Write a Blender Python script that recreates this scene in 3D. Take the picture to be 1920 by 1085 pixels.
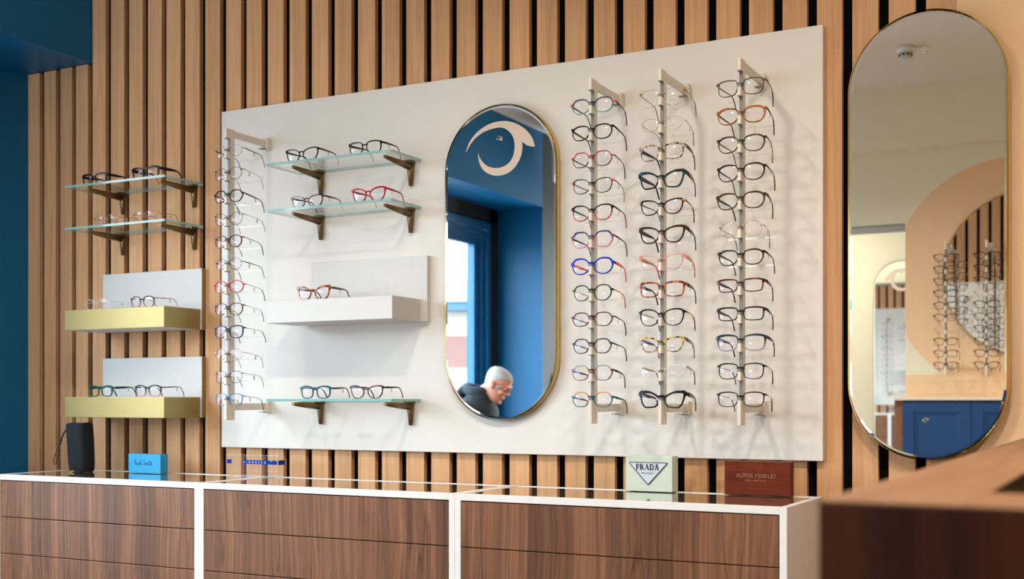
import bpy, math, random
from mathutils import Vector, Matrix
random.seed(7)
for o in list(bpy.data.objects): bpy.data.objects.remove(o)
SC = bpy.context.scene
COL = SC.collection
# ------------------------------------------------------------ camera, world, exposure
FPX, YAW, DCAM, HCAM, HOR = 2251.0, math.radians(27.86), 3.2, 1.25, 750.0
cd = bpy.data.cameras.new('camera'); cam = bpy.data.objects.new('camera', cd); COL.objects.link(cam)
cam.location = (0, -DCAM, HCAM); cam.rotation_euler = (math.pi/2, 0, YAW)
cd.sensor_width = 36; cd.lens = FPX/1920*36; cd.shift_y = (HOR-542.5)/1920; cd.clip_start = .02; cd.clip_end = 200
cd.dof.use_dof = True; cd.dof.focus_distance = 3.45; cd.dof.aperture_fstop = 3.6
SC.camera = cam
SC.view_settings.view_transform = 'Standard'; SC.view_settings.look = 'None'
SC.view_settings.gamma = 1; SC.view_settings.use_curve_mapping = False
SC.view_settings.exposure = .02
SC.cycles.transparent_max_bounces = 40; SC.cycles.max_bounces = 14; SC.cycles.glossy_bounces = 8
SC.cycles.sample_clamp_indirect = 8.0; SC.cycles.caustics_reflective = False; SC.cycles.caustics_refractive = False
W = bpy.data.worlds.new('sky'); SC.world = W; W.use_nodes = True
WN = W.node_tree; bg = WN.nodes['Background']
bg.inputs[0].default_value = (.80, .90, 1.0, 1); bg.inputs[1].default_value = 13.5
_f = Vector((-math.sin(YAW), math.cos(YAW), 0)); _r = Vector((math.cos(YAW), math.sin(YAW), 0)); _u = Vector((0, 0, 1))
def _ray(px, py): return _f + _r*((px-960)/FPX) + _u*((HOR-py)/FPX)
def at(px, py, y=0.0):            # point of the plane Y = y seen at a pixel
    d = _ray(px, py); return cam.location + d*((y+DCAM)/d.y)
# daylight through the shop window (portal only steers the sky's own light)
pl = bpy.data.lights.new('window_portal', 'AREA'); pl.shape = 'RECTANGLE'; pl.size = 2.9; pl.size_y = 1.8
pl.cycles.is_portal = True
po = bpy.data.objects.new('window_portal', pl); COL.objects.link(po)
po.location = (-3.80, -1.98, 1.45); po.rotation_euler = (math.pi/2, 0, -math.pi/2)
pl2 = pl.copy(); pl2.size = 1.3; pl2.size_y = 2.2; po2 = bpy.data.objects.new('window_portal', pl2); COL.objects.link(po2)
po2.location = (-2.65, -5.91, 1.45); po2.rotation_euler = (math.pi/2, 0, 0)
LAMP_W = 21.0; LAMP_COL = (1.0, .88, .73)

# ------------------------------------------------------------ materials
MATS = {}
def s2l(c):
    return tuple((v/12.92 if v <= .04045 else ((v+.055)/1.055)**2.4) for v in c)
def rgb(r, g, b): return s2l((r/255, g/255, b/255)) + (1,)
def new(name):
    m = bpy.data.materials.new(name); m.use_nodes = True
    nt = m.node_tree; p = nt.nodes['Principled BSDF']; return m, nt, p
def plain(name, c, rough=.5, metal=0, spec=.5, coat=0, bump=0, bs=40):
    if name in MATS: return MATS[name]
    m, nt, p = new(name)
    p.inputs['Base Color'].default_value = c; p.inputs['Roughness'].default_value = rough
    p.inputs['Metallic'].default_value = metal; p.inputs['Specular IOR Level'].default_value = spec
    p.inputs['Coat Weight'].default_value = coat
    n = nt.nodes.new('ShaderNodeTexNoise'); n.inputs['Scale'].default_value = bs; n.inputs['Detail'].default_value = 4
    tc = nt.nodes.new('ShaderNodeTexCoord'); nt.links.new(tc.outputs['Object'], n.inputs['Vector'])
    # faint tone variation so that nothing is a dead flat colour
    mx = nt.nodes.new('ShaderNodeMixRGB'); mx.blend_type = 'MULTIPLY'; mx.inputs[0].default_value = .06
    mx.inputs[1].default_value = c; nt.links.new(n.outputs['Fac'], mx.inputs[2]); nt.links.new(mx.outputs[0], p.inputs['Base Color'])
    if bump:
        b = nt.nodes.new('ShaderNodeBump'); b.inputs['Strength'].default_value = bump; b.inputs['Distance'].default_value = .002
        nt.links.new(n.outputs['Fac'], b.inputs['Height']); nt.links.new(b.outputs[0], p.inputs['Normal'])
    MATS[name] = m; return m
def ramp(nt, stops):
    r = nt.nodes.new('ShaderNodeValToRGB'); e = r.color_ramp.elements
    e[0].position, e[0].color = stops[0]; e[1].position, e[1].color = stops[-1]
    for pos, c in stops[1:-1]:
        x = e.new(pos); x.color = c
    return r
def wood(name, stops, sx=55, sz=1.6, rough=.5, pitch=None, coat=0, axis='Z', bands=None, spec=.3):
    m, nt, p = new(name); L = nt.links.new; N = nt.nodes.new
    g = N('ShaderNodeNewGeometry'); mp = N('ShaderNodeMapping')
    mp.inputs['Scale'].default_value = {'Z': (sx, sx, sz), 'Y': (sx, sz, sx), 'X': (sz, sx, sx)}[axis]
    src = g.outputs['Position']
    if pitch:      # each slat has its own piece of wood
        sep = N('ShaderNodeSeparateXYZ'); L(src, sep.inputs[0])
        dv = N('ShaderNodeMath'); dv.operation = 'DIVIDE'; dv.inputs[1].default_value = pitch[1]
        sb = N('ShaderNodeMath'); sb.operation = 'SUBTRACT'; sb.inputs[1].default_value = pitch[0]
        L(sep.outputs['X'], sb.inputs[0]); L(sb.outputs[0], dv.inputs[0])
        fl = N('ShaderNodeMath'); fl.operation = 'FLOOR'; L(dv.outputs[0], fl.inputs[0])
        wn = N('ShaderNodeTexWhiteNoise'); wn.noise_dimensions = '1D'; L(fl.outputs[0], wn.inputs['W'])
        sc = N('ShaderNodeVectorMath'); sc.operation = 'SCALE'; L(wn.outputs['Color'], sc.inputs[0]); sc.inputs['Scale'].default_value = 9
        ad = N('ShaderNodeVectorMath'); ad.operation = 'ADD'; L(src, ad.inputs[0]); L(sc.outputs[0], ad.inputs[1])
        src = ad.outputs[0]
    # slight waviness of the grain
    w = N('ShaderNodeTexNoise'); w.inputs['Scale'].default_value = 3.0; w.inputs['Detail'].default_value = 1; L(src, w.inputs['Vector'])
    wv = N('ShaderNodeVectorMath'); wv.operation = 'SCALE'; wv.inputs['Scale'].default_value = .035; L(w.outputs['Color'], wv.inputs[0])
    wa = N('ShaderNodeVectorMath'); wa.operation = 'ADD'; L(src, wa.inputs[0]); L(wv.outputs[0], wa.inputs[1])
    L(wa.outputs[0], mp.inputs['Vector'])
    n1 = N('ShaderNodeTexNoise'); n1.inputs['Scale'].default_value = 1; n1.inputs['Detail'].default_value = 8; n1.inputs['Roughness'].default_value = .62
    L(mp.outputs[0], n1.inputs['Vector'])
    r = ramp(nt, stops); L(n1.outputs['Fac'], r.inputs[0]); out = r.outputs[0]
    if bands:      # broad dark streaks and thin figure lines
        mp2 = N('ShaderNodeMapping'); k = bands[0]
        mp2.inputs['Scale'].default_value = {'Z': (k, k, .35), 'Y': (k, .35, k), 'X': (.35, k, k)}[axis]; L(wa.outputs[0], mp2.inputs['Vector'])
        n2 = N('ShaderNodeTexNoise'); n2.inputs['Scale'].default_value = 1; n2.inputs['Detail'].default_value = 3; L(mp2.outputs[0], n2.inputs['Vector'])
        r2 = ramp(nt, [(.36, (bands[1],)*3+(1,)), (.47, (.97,)*3+(1,)), (.56, (1,)*4), (.66, (bands[2],)*3+(1,))]); L(n2.outputs['Fac'], r2.inputs[0])
        mm = N('ShaderNodeMixRGB'); mm.blend_type = 'MULTIPLY'; mm.inputs[0].default_value = 1; L(out, mm.inputs[1]); L(r2.outputs[0], mm.inputs[2]); out = mm.outputs[0]
        mp3 = N('ShaderNodeMapping'); mp3.inputs['Scale'].default_value = {'Z': (k*1.6, k*1.6, .5), 'Y': (k*1.6, .5, k*1.6), 'X': (.5, k*1.6, k*1.6)}[axis]; L(wa.outputs[0], mp3.inputs['Vector'])
        n3 = N('ShaderNodeTexNoise'); n3.inputs['Scale'].default_value = 1; n3.inputs['Detail'].default_value = 2; L(mp3.outputs[0], n3.inputs['Vector'])
        r3 = ramp(nt, [(.485, (1,)*4), (.499, (.42, .36, .36, 1)), (.502, (.42, .36, .36, 1)), (.508, (1,)*4)]); L(n3.outputs['Fac'], r3.inputs[0])
        m3 = N('ShaderNodeMixRGB'); m3.blend_type = 'MULTIPLY'; m3.inputs[0].default_value = .7; L(out, m3.inputs[1]); L(r3.outputs[0], m3.inputs[2]); out = m3.outputs[0]
    if pitch:
        hs = N('ShaderNodeMapRange'); L(wn.outputs['Value'], hs.inputs[0]); hs.inputs[3].default_value = .88; hs.inputs[4].default_value = 1.06
        hv = N('ShaderNodeHueSaturation'); L(hs.outputs[0], hv.inputs['Value']); L(out, hv.inputs['Color']); out = hv.outputs[0]
    L(out, p.inputs['Base Color']); p.inputs['Roughness'].default_value = rough; p.inputs['Coat Weight'].default_value = coat
    p.inputs['Specular IOR Level'].default_value = spec
    b = N('ShaderNodeBump'); b.inputs['Strength'].default_value = .12; b.inputs['Distance'].default_value = .001
    L(n1.outputs['Fac'], b.inputs['Height']); L(b.outputs[0], p.inputs['Normal'])
    MATS[name] = m; return m
def thin_glass(name, tint=(1, 1, 1, 1), refl=1.0, base=.04, rough=0.0, gl=(1, 1, 1, 1)):
    if name in MATS: return MATS[name]
    m = bpy.data.materials.new(name); m.use_nodes = True; nt = m.node_tree; L = nt.links.new
    for n in list(nt.nodes): nt.nodes.remove(n)
    o = nt.nodes.new('ShaderNodeOutputMaterial'); mix = nt.nodes.new('ShaderNodeMixShader')
    t = nt.nodes.new('ShaderNodeBsdfTransparent'); t.inputs[0].default_value = tint
    g = nt.nodes.new('ShaderNodeBsdfGlossy'); g.inputs['Roughness'].default_value = rough; g.inputs[0].default_value = gl
    lw = nt.nodes.new('ShaderNodeLayerWeight'); lw.inputs['Blend'].default_value = .5
    pw = nt.nodes.new('ShaderNodeMath'); pw.operation = 'POWER'; pw.inputs[1].default_value = 4.5; L(lw.outputs['Facing'], pw.inputs[0])
    ma = nt.nodes.new('ShaderNodeMath'); ma.operation = 'MULTIPLY_ADD'; ma.inputs[1].default_value = .9*refl; ma.inputs[2].default_value = base; ma.use_clamp = True
    L(pw.outputs[0], ma.inputs[0]); L(ma.outputs[0], mix.inputs[0]); L(t.outputs[0], mix.inputs[1]); L(g.outputs[0], mix.inputs[2]); L(mix.outputs[0], o.inputs[0])
    MATS[name] = m; return m
def tort(name, dark, light, amount=.5, scale=110):
    if name in MATS: return MATS[name]
    m, nt, p = new(name); L = nt.links.new
    tc = nt.nodes.new('ShaderNodeTexCoord'); n = nt.nodes.new('ShaderNodeTexNoise'); n.inputs['Scale'].default_value = scale
    n.inputs['Detail'].default_value = 2; n.inputs['Distortion'].default_value = .6
    L(tc.outputs['Object'], n.inputs['Vector']); r = ramp(nt, [(max(.05, amount-.05), dark), (min(.95, amount+.05), light)])
    L(n.outputs['Fac'], r.inputs[0]); L(r.outputs[0], p.inputs['Base Color']); p.inputs['Roughness'].default_value = .18
    MATS[name] = m; return m
def grad(name, top, bot, z0=-.022, z1=.002, rough=.2):
    if name in MATS: return MATS[name]
    m, nt, p = new(name); L = nt.links.new
    tc = nt.nodes.new('ShaderNodeTexCoord'); s = nt.nodes.new('ShaderNodeSeparateXYZ'); L(tc.outputs['Object'], s.inputs[0])
    r = nt.nodes.new('ShaderNodeMapRange'); L(s.outputs['Z'], r.inputs[0]); r.inputs[1].default_value = z0; r.inputs[2].default_value = z1
    mx = nt.nodes.new('ShaderNodeMixRGB'); mx.inputs[1].default_value = bot; mx.inputs[2].default_value = top; L(r.outputs[0], mx.inputs[0])
    L(mx.outputs[0], p.inputs['Base Color']); p.inputs['Roughness'].default_value = rough
    MATS[name] = m; return m
def clearpl(name, tint, alpha):
    if name in MATS: return MATS[name]
    m, nt, p = new(name); p.inputs['Base Color'].default_value = tint; p.inputs['Roughness'].default_value = .08; p.inputs['Alpha'].default_value = alpha
    MATS[name] = m; return m
def emit(name, c, s):
    m, nt, p = new(name); p.inputs['Base Color'].default_value = c; p.inputs['Emission Color'].default_value = c; p.inputs['Emission Strength'].default_value = s
    MATS[name] = m; return m

OAK = wood('oak_slat', [(.2, rgb(196, 146, 102)), (.5, rgb(218, 168, 122)), (.8, rgb(230, 186, 142))], sx=70, sz=1.2, rough=.55, pitch=(-4.0, .0925))
WAL = wood('walnut_front', [(.28, rgb(94, 60, 41)), (.5, rgb(124, 83, 58)), (.74, rgb(150, 108, 78))], sx=110, sz=1.3, rough=.42, bands=(9, .58, .74))
WALD = wood('dark_walnut', [(.25, rgb(62, 30, 16)), (.5, rgb(86, 44, 24)), (.75, rgb(104, 58, 32))], sx=60, sz=1.2, rough=.45, bands=(7, .6, .75))
OAKT = wood('oak_top', [(.25, rgb(110, 76, 52)), (.5, rgb(128, 91, 64)), (.75, rgb(142, 104, 76))], sx=50, sz=2, rough=.5, axis='Y')
BLK = plain('black_felt', rgb(10, 9, 9), .95, spec=.1)
PANEL = plain('white_panel', rgb(232, 229, 224), .38, spec=.4, bs=6)
WHITE = plain('white_lacquer', rgb(228, 228, 228), .35, spec=.4)
RACK = plain('cream_metal', rgb(226, 219, 206), .4)
RGREY = plain('grey_notch', rgb(128, 130, 128), .5)
BLUE = plain('blue_wall_paint', rgb(2, 104, 156), .45, spec=.3, bs=12)
BLUEF = plain('blue_window_frame', rgb(16, 104, 166), .4)
NAVY = plain('navy_cupboard_paint', rgb(18, 66, 118), .4)
PEACH = plain('peach_wall_paint', rgb(238, 202, 162), .7, spec=.2, bs=12)
GREEN = plain('pale_green_wall_paint', rgb(232, 228, 204), .75, spec=.2, bs=12)
CEIL = plain('ceiling_paint', rgb(226, 222, 214), .8, spec=.2)
FLOOR = wood('oak_floor', [(.25, rgb(120, 94, 72)), (.5, rgb(146, 118, 92)), (.75, rgb(164, 136, 108))], sx=30, sz=1.5, rough=.4, axis='X')
GOLD = plain('satin_gold', rgb(166, 150, 100), .44, metal=.8)
BRASS = plain('aged_brass', rgb(124, 100, 66), .38, metal=.8, bump=.15, bs=120)
MGOLD = plain('mirror_rim_gold', rgb(222, 186, 112), .16, metal=1)
CHROME = plain('chrome', rgb(225, 225, 222), .12, metal=1)
MIRROR = plain('mirror_silver', (.93, .94, .93, 1), 0.0, metal=1)
_p = MIRROR.node_tree.nodes['Principled BSDF']
for l in list(_p.inputs['Base Color'].links): MIRROR.node_tree.links.remove(l)
BEVEL = plain('mirror_bevel', (.86, .92, .93, 1), .03, metal=1)
SHELFG = thin_glass('shelf_glass', (.972, .99, .984, 1), .8, .03)
SHELFE = clearpl('shelf_glass_edge', rgb(132, 190, 190), .72)
LENS = thin_glass('lens_glass', (.985, .99, .995, 1), .8, .035, gl=(.78, .76, 1, 1))
PANE = thin_glass('window_glass', (.96, .98, .98, 1), .6, .03)
ACRYL = thin_glass('clear_acrylic', (.96, .965, .965, 1), .12, .02)
DESKG = thin_glass('desk_glass', (.96, .97, .97, 1), .7, .04)
TOPG = plain('cabinet_glass_top', rgb(120, 108, 98), .015, spec=.9, coat=1)
TAG = plain('tag_card', rgb(228, 214, 182), .7)
PADM = clearpl('silicone_pad', rgb(230, 226, 220), .5)

# ------------------------------------------------------------ mesh building
class MB:
    def __init__(s): s.v = []; s.f = []; s.m = []; s.sm = []
    def add(s, vs, fs, mi=0, smooth=False):
        o = len(s.v); s.v += [Vector(a) for a in vs]
        for f in fs: s.f.append([i+o for i in f]); s.m.append(mi); s.sm.append(smooth)
        return s
    def box(s, x0, x1, y0, y1, z0, z1, mi=0):
        if x0 > x1: x0, x1 = x1, x0
        if y0 > y1: y0, y1 = y1, y0
        if z0 > z1: z0, z1 = z1, z0
        return s.add([(x0,y0,z0),(x1,y0,z0),(x1,y1,z0),(x0,y1,z0),(x0,y0,z1),(x1,y0,z1),(x1,y1,z1),(x0,y1,z1)],
              [(0,3,2,1),(4,5,6,7),(0,1,5,4),(1,2,6,5),(2,3,7,6),(3,0,4,7)], mi)
    def prism(s, pts, off, mi=0, side=None, smooth=False):     # polygon swept by a vector
        n = len(pts); off = Vector(off); P = [Vector(p) for p in pts]
        s.add(P+[p+off for p in P], [list(range(n))[::-1], list(range(n, 2*n))], mi)
        o = len(s.v)-2*n
        for i in range(n):
            j = (i+1) % n; s.f.append([o+i, o+j, o+n+j, o+n+i]); s.m.append(mi if side is None else side); s.sm.append(smooth)
        return s
    def loft(s, rings, mi=0, cap=True, smooth=True, closed=False):
        n = len(rings[0]); o = len(s.v)
        for r in rings: s.v += [Vector(p) for p in r]
        R = len(rings)
        for k in range(R if closed else R-1):
            k2 = (k+1) % R
            for i in range(n):
                j = (i+1) % n; s.f.append([o+k*n+i, o+k*n+j, o+k2*n+j, o+k2*n+i]); s.m.append(mi); s.sm.append(smooth)
        if cap and not closed:
            s.f.append([o+i for i in range(n)][::-1]); s.m.append(mi); s.sm.append(False)
            s.f.append([o+(R-1)*n+i for i in range(n)]); s.m.append(mi); s.sm.append(False)
        return s
    def tube(s, pts, r, n=8, mi=0, closed=False, ry=None, up=(0, 0, 1), rect=False):
        P = [Vector(p) for p in pts]; N_ = len(P); rings = []
        rr = r if isinstance(r, (list, tuple)) else [r]*N_
        r2 = ry if isinstance(ry, (list, tuple)) else ([ry]*N_ if ry else rr)
        up = Vector(up)
        for i, p in enumerate(P):
            a = P[(i-1) % N_] if (closed or i > 0) else p; b = P[(i+1) % N_] if (closed or i < N_-1) else p
            t = (b-a).normalized(); u = up if abs(t.dot(up)) < .98 else Vector((0, 1, 0))
            sx = t.cross(u).normalized(); sy = sx.cross(t).normalized()
            if rect: ring = [p+sx*(rr[i]*a_)+sy*(r2[i]*b_) for a_, b_ in ((-1,-1),(1,-1),(1,1),(-1,1))]
            else: ring = [p+sx*(rr[i]*math.cos(2*math.pi*k/n))+sy*(r2[i]*math.sin(2*math.pi*k/n)) for k in range(n)]
            rings.append(ring)
        return s.loft(rings, mi, smooth=not rect, closed=closed)
    def disc(s, c, nrm, r, h, n=24, mi=0, r2=None):
        c = Vector(c); nrm = Vector(nrm).normalized()
        return s.tube([c, c+nrm*h], [r, r if r2 is None else r2], n, mi)
    def ell(s, c, rx, ry, rz, nu=16, nv=10, mi=0, rot=None):
        c = Vector(c); rings = []
        for k in range(1, nv):
            a = math.pi*k/nv; ring = []
            for i in range(nu):
                b = 2*math.pi*i/nu; p = Vector((rx*math.sin(a)*math.cos(b), ry*math.sin(a)*math.sin(b), -rz*math.cos(a)))
                if rot: p = rot @ p
                ring.append(c+p)
            rings.append(ring)
        s.loft(rings, mi, cap=False)
        t = Vector((0, 0, rz)); t = rot @ t if rot else t
        o = len(s.v); s.v += [c-t, c+t]; b0 = o-(nv-1)*nu; b1 = o-nu
        for i in range(nu):
            j = (i+1) % nu
            s.f.append([b0+j, b0+i, o]); s.m.append(mi); s.sm.append(True)
            s.f.append([b1+i, b1+j, o+1]); s.m.append(mi); s.sm.append(True)
        return s
    def build(s, name, mats, parent=None, bevel=0, world=True, seg=2, autos=False):
        if not isinstance(mats, (list, tuple)): mats = [mats]
        org = Vector((0, 0, 0))
        if world:
            if parent is not None: org = wloc(parent)
            else:
                xs = [v.x for v in s.v]; ys = [v.y for v in s.v]; zs = [v.z for v in s.v]
                org = Vector(((min(xs)+max(xs))/2, (min(ys)+max(ys))/2, min(zs)))
        me = bpy.data.meshes.new(name); me.from_pydata([v-org for v in s.v], [], s.f)
        for m in mats: me.materials.append(m)
        me.polygons.foreach_set('material_index', s.m); me.polygons.foreach_set('use_smooth', s.sm); me.update()
        o = bpy.data.objects.new(name, me); COL.objects.link(o)
        if parent is not None: o.parent = parent
        elif world: o.location = org
        if bevel:
            b = o.modifiers.new('bevel', 'BEVEL'); b.width = bevel; b.segments = seg; b.limit_method = 'ANGLE'; b.angle_limit = .6
            b.harden_normals = False
        return o
def wloc(o):
    l = Vector((0, 0, 0))
    while o is not None: l += o.location; o = o.parent
    return l
def tag(o, label, cat, group=None):
    o['label'] = label; o['category'] = cat
    if group: o['group'] = group
    return o
def thing(name, label, cat, loc, rz=0, group=None):
    o = bpy.data.objects.new(name, None); COL.objects.link(o); o.empty_display_size = .05
    o.location = loc; o.rotation_euler = (0, 0, rz); return tag(o, label, cat, group)
def struct(mb, name, mats, bevel=0):
    o = mb.build(name, mats, None, bevel); o['kind'] = 'structure'; return o
def dup(root, loc, rz, label, group=None):
    r = root.copy(); COL.objects.link(r); r.location = loc; r.rotation_euler = (root.rotation_euler[0], 0, rz); r['label'] = label
    if group: r['group'] = group
    for ch in root.children:
        c = ch.copy(); COL.objects.link(c); c.parent = r
        for g in ch.children:
            d = g.copy(); COL.objects.link(d); d.parent = c
    return r
_tc = {}
def text_mb(mb, txt, origin, size, xdir=(1, 0, 0), zdir=(0, 0, 1), depth=.0003, mi=0, spacing=1.0, squash=1.0, center=True):
    key = (txt, spacing)
    if key not in _tc:
        cu = bpy.data.curves.new('t', 'FONT'); cu.body = txt; cu.size = 1; cu.space_character = spacing; cu.extrude = .5
        ob = bpy.data.objects.new('t', cu); COL.objects.link(ob)
        me = bpy.data.meshes.new_from_object(ob.evaluated_get(bpy.context.evaluated_depsgraph_get()))
        _tc[key] = ([v.co.copy() for v in me.vertices], [list(p.vertices) for p in me.polygons])
        bpy.data.objects.remove(ob); bpy.data.curves.remove(cu); bpy.data.meshes.remove(me)
    vs, fs = _tc[key]; xs = [v.x for v in vs]; ox = (min(xs)+max(xs))/2 if center else min(xs)
    xd = Vector(xdir); zd = Vector(zdir); nd = xd.cross(zd)
    mb.add([Vector(origin)+xd*((v.x-ox)*size*squash)+zd*(v.y*size)+nd*((v.z+.5)*depth) for v in vs], fs, mi)
def strokes(mb, lines, origin, size, w, xdir=(1, 0, 0), zdir=(0, 0, 1), mi=0, depth=.0004):
    xd = Vector(xdir); zd = Vector(zdir); nd = xd.cross(zd).normalized()
    for ln in lines:
        ww = w
        if isinstance(ln, tuple): ln, ww = ln
        for (a, b), (c, d) in zip(ln[:-1], ln[1:]):
            t = Vector((c-a, d-b, 0)); n = Vector((-t.y, t.x, 0)).normalized()*ww/2 if t.length > 0 else Vector((0, ww/2, 0))
            e = t.normalized()*ww*.3
            q = [(a-e.x+n.x, b-e.y+n.y), (a-e.x-n.x, b-e.y-n.y), (c+e.x-n.x, d+e.y-n.y), (c+e.x+n.x, d+e.y+n.y)]
            mb.prism([Vector(origin)+xd*(x*size)+zd*(z*size) for x, z in q], nd*depth, mi)
def arc(cx, cy, rx, ry, a0, a1, n=10):
    return [(cx+rx*math.cos(math.radians(a0+(a1-a0)*i/n)), cy+ry*math.sin(math.radians(a0+(a1-a0)*i/n))) for i in range(n+1)]

# ------------------------------------------------------------ the setting
XR = 2.6; ZC = 2.98; YB = -3.83; YF = -5.9; XA = -3.79; XB = -3.45
mb = MB()      # oak slats on black felt
LE = [53,83,113,142.5,173.5,208,242,277.4,312,347.3,385,424]
xs = [at(p, 500, 0).x for p in LE]
PITCH = .0925; x = -2.717
while x < -.45: xs.append(x); x += PITCH
for x in xs:
    w = .066
    if x > -.51: w = at(1792, 300, 0).x-x
    if x < -3.47: mb.box(x, x+.0615, 0, .018, 0, 2.495)
    else: mb.box(x, x+w, 0, .018, 0, ZC)
mb.box(XA, -.42, .018, .03, 0, ZC, 1)
struct(mb, 'wall_back', [OAK, BLK])
xp = at(1793, 300, 0).x
struct(MB().box(xp, XR, -.002, .1, 0, ZC), 'wall_peach', PEACH)
struct(MB().box(XA-.3, XR+.1, .03, .2, 0, ZC), 'wall_outer', BLK)
struct(MB().box(XA-.3, XR+.1, YF-.1, .2, -.1, 0), 'floor', FLOOR)
struct(MB().box(XA-.3, XR+.1, YF-.1, .2, ZC, ZC+.1), 'ceiling', CEIL)
WY0, WY1 = -.62, -3.72; WZ0, WZ1 = .55, 2.40
mb = MB()      # outer wall of the window alcove, around the opening
mb.box(XA-.16, XA, WY0, .1, 0, ZC); mb.box(XA-.16, XA, YB, WY1, 0, ZC); mb.box(XA-.16, XA, WY1, WY0, 0, WZ0); mb.box(XA-.16, XA, WY1, WY0, WZ1, ZC)
struct(mb, 'wall_left', BLUE)
mb = MB()
mb.box(XA, XB, YB, .018, 2.50, ZC)
mb.box(XA-.002, XB+.004, YB, -.001, 2.497, 2.512)
struct(mb, 'trim_1', BLUE)                # bulkhead over the alcove
struct(MB().box(XA-.16, XB, YB-.003, YB, 0, ZC), 'wall_alcove_return', BLUE)
struct(MB().box(XA-.16, XB, YF, YB-.003, 0, ZC), 'wall_left_return', plain('shaded_blue_wall', rgb(12, 28, 42), .6))  # blue wall turned away from the window, its shade put into the colour
mb = MB()      # dark reveal between window frame and return
mb.box(XA-.01, XA+.012, YB+.002, WY1-.012, 0, 2.497); mb.box(XA-.01, XA+.012, YB+.002, -.4, WZ1+.01, 2.497)
struct(mb, 'trim_2', plain('dark_reveal', rgb(30, 28, 30), .6))
# back of the shop
mb = MB(); mb.box(-1.19, XR, YB-.12, YB, 0, 2.64); mb.box(-2.25, -1.19, YB-.12, YB, 2.235, 2.64); mb.box(-2.4, -2.25, YB-.12, YB, 0, 2.64)
struct(mb, 'wall_front', GREEN)
struct(MB().box(-3.33, XR, YB-.12, YB+.10, 2.64, ZC), 'trim_3', GREEN)
struct(MB().box(-2.25, -1.19, YB-.26, YB+.001, 2.225, 2.237), 'trim_4', plain('grey_lintel', rgb(150, 146, 134), .7))
mb = MB(); mb.box(XB, -3.3, YF-.1, YF, 0, ZC); mb.box(-2.0, XR, YF-.1, YF, 0, ZC); mb.box(-3.3, -2.0, YF-.1, YF, 0, .35); mb.box(-3.3, -2.0, YF-.1, YF, 2.55, ZC)
struct(mb, 'wall_rear', GREEN)
w2 = bpy.data.objects.new('added_window', None); COL.objects.link(w2); w2.location = (-2.65, YF, .35); w2['kind'] = 'structure'  # extra window, added out of sight to throw daylight on the counter fronts
mb = MB(); mb.box(-3.3, -3.24, YF-.07, YF-.02, .35, 2.55); mb.box(-2.06, -2.0, YF-.07, YF-.02, .35, 2.55); mb.box(-3.24, -2.06, YF-.07, YF-.02, .35, .41); mb.box(-3.24, -2.06, YF-.07, YF-.02, 2.49, 2.55)
mb.build('window_frame', BLUEF, w2, .004); MB().box(-3.24, -2.06, YF-.05, YF-.044, .41, 2.49).build('window_pane', PANE, w2)
struct(MB().box(XR, XR+.1, YF, .1, 0, ZC), 'wall_right', PEACH)
mb = MB()      # painted peach circle on the wall above the cupboards
cx, cz, R = -.625, 1.92, .64
pts = []
for i in range(97):
    a = math.pi*2*i/96; X, Z = cx+R*math.cos(a), cz+R*math.sin(a)
    pts.append((max(X, -1.189), YB+.0005, max(Z, 1.268)))
q = [pts[0]]
for p_ in pts[1:-1]:
    if (Vector(p_)-Vector(q[-1])).length > 1e-4: q.append(p_)
mb.prism(q, (0, .0012, 0)); struct(mb, 'trim_5', PEACH)
# window in the alcove
wf = bpy.data.objects.new('window_1', None); COL.objects.link(wf); wf.location = (XA, (WY0+WY1)/2, WZ0); wf['kind'] = 'structure'
mb = MB()
def rectframe(mb, y0, y1, z0, z1, w, xa, xb, mi=0):
    mb.box(xa, xb, y0, y0+w, z0, z1, mi); mb.box(xa, xb, y1-w, y1, z0, z1, mi); mb.box(xa, xb, y0+w, y1-w, z0, z0+w, mi); mb.box(xa, xb, y0+w, y1-w, z1-w, z1, mi)
rectframe(mb, WY1, WY0, WZ0, WZ1, .045, XA-.08, XA+.02)
rectframe(mb, WY1+.053, WY0-.053, WZ0+.053, WZ1-.053, .04, XA-.07, XA)
rectframe(mb, WY1+.098, WY0-.098, WZ0+.098, WZ1-.098, .055, XA-.06, XA-.015)
mb.box(XA-.06, XA-.015, -1.95, -1.87, WZ0+.1, WZ1-.1)
mb.build('window_frame', BLUEF, wf, .004)
MB().box(XA-.046, XA-.04, WY1+.14, WY0-.14, WZ0+.14, WZ1-.14).build('window_pane', PANE, wf)
MB().box(XA-.05, XB-.03, WY1-.1, WY0+.05, WZ0-.04, WZ0-.002).build('window_sill', BLUEF, wf, .004)
# street outside
struct(MB().box(-40, XA-.3, -40, 30, -.35, -.3), 'ground', plain('pavement', rgb(150, 148, 144), .9))
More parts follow.
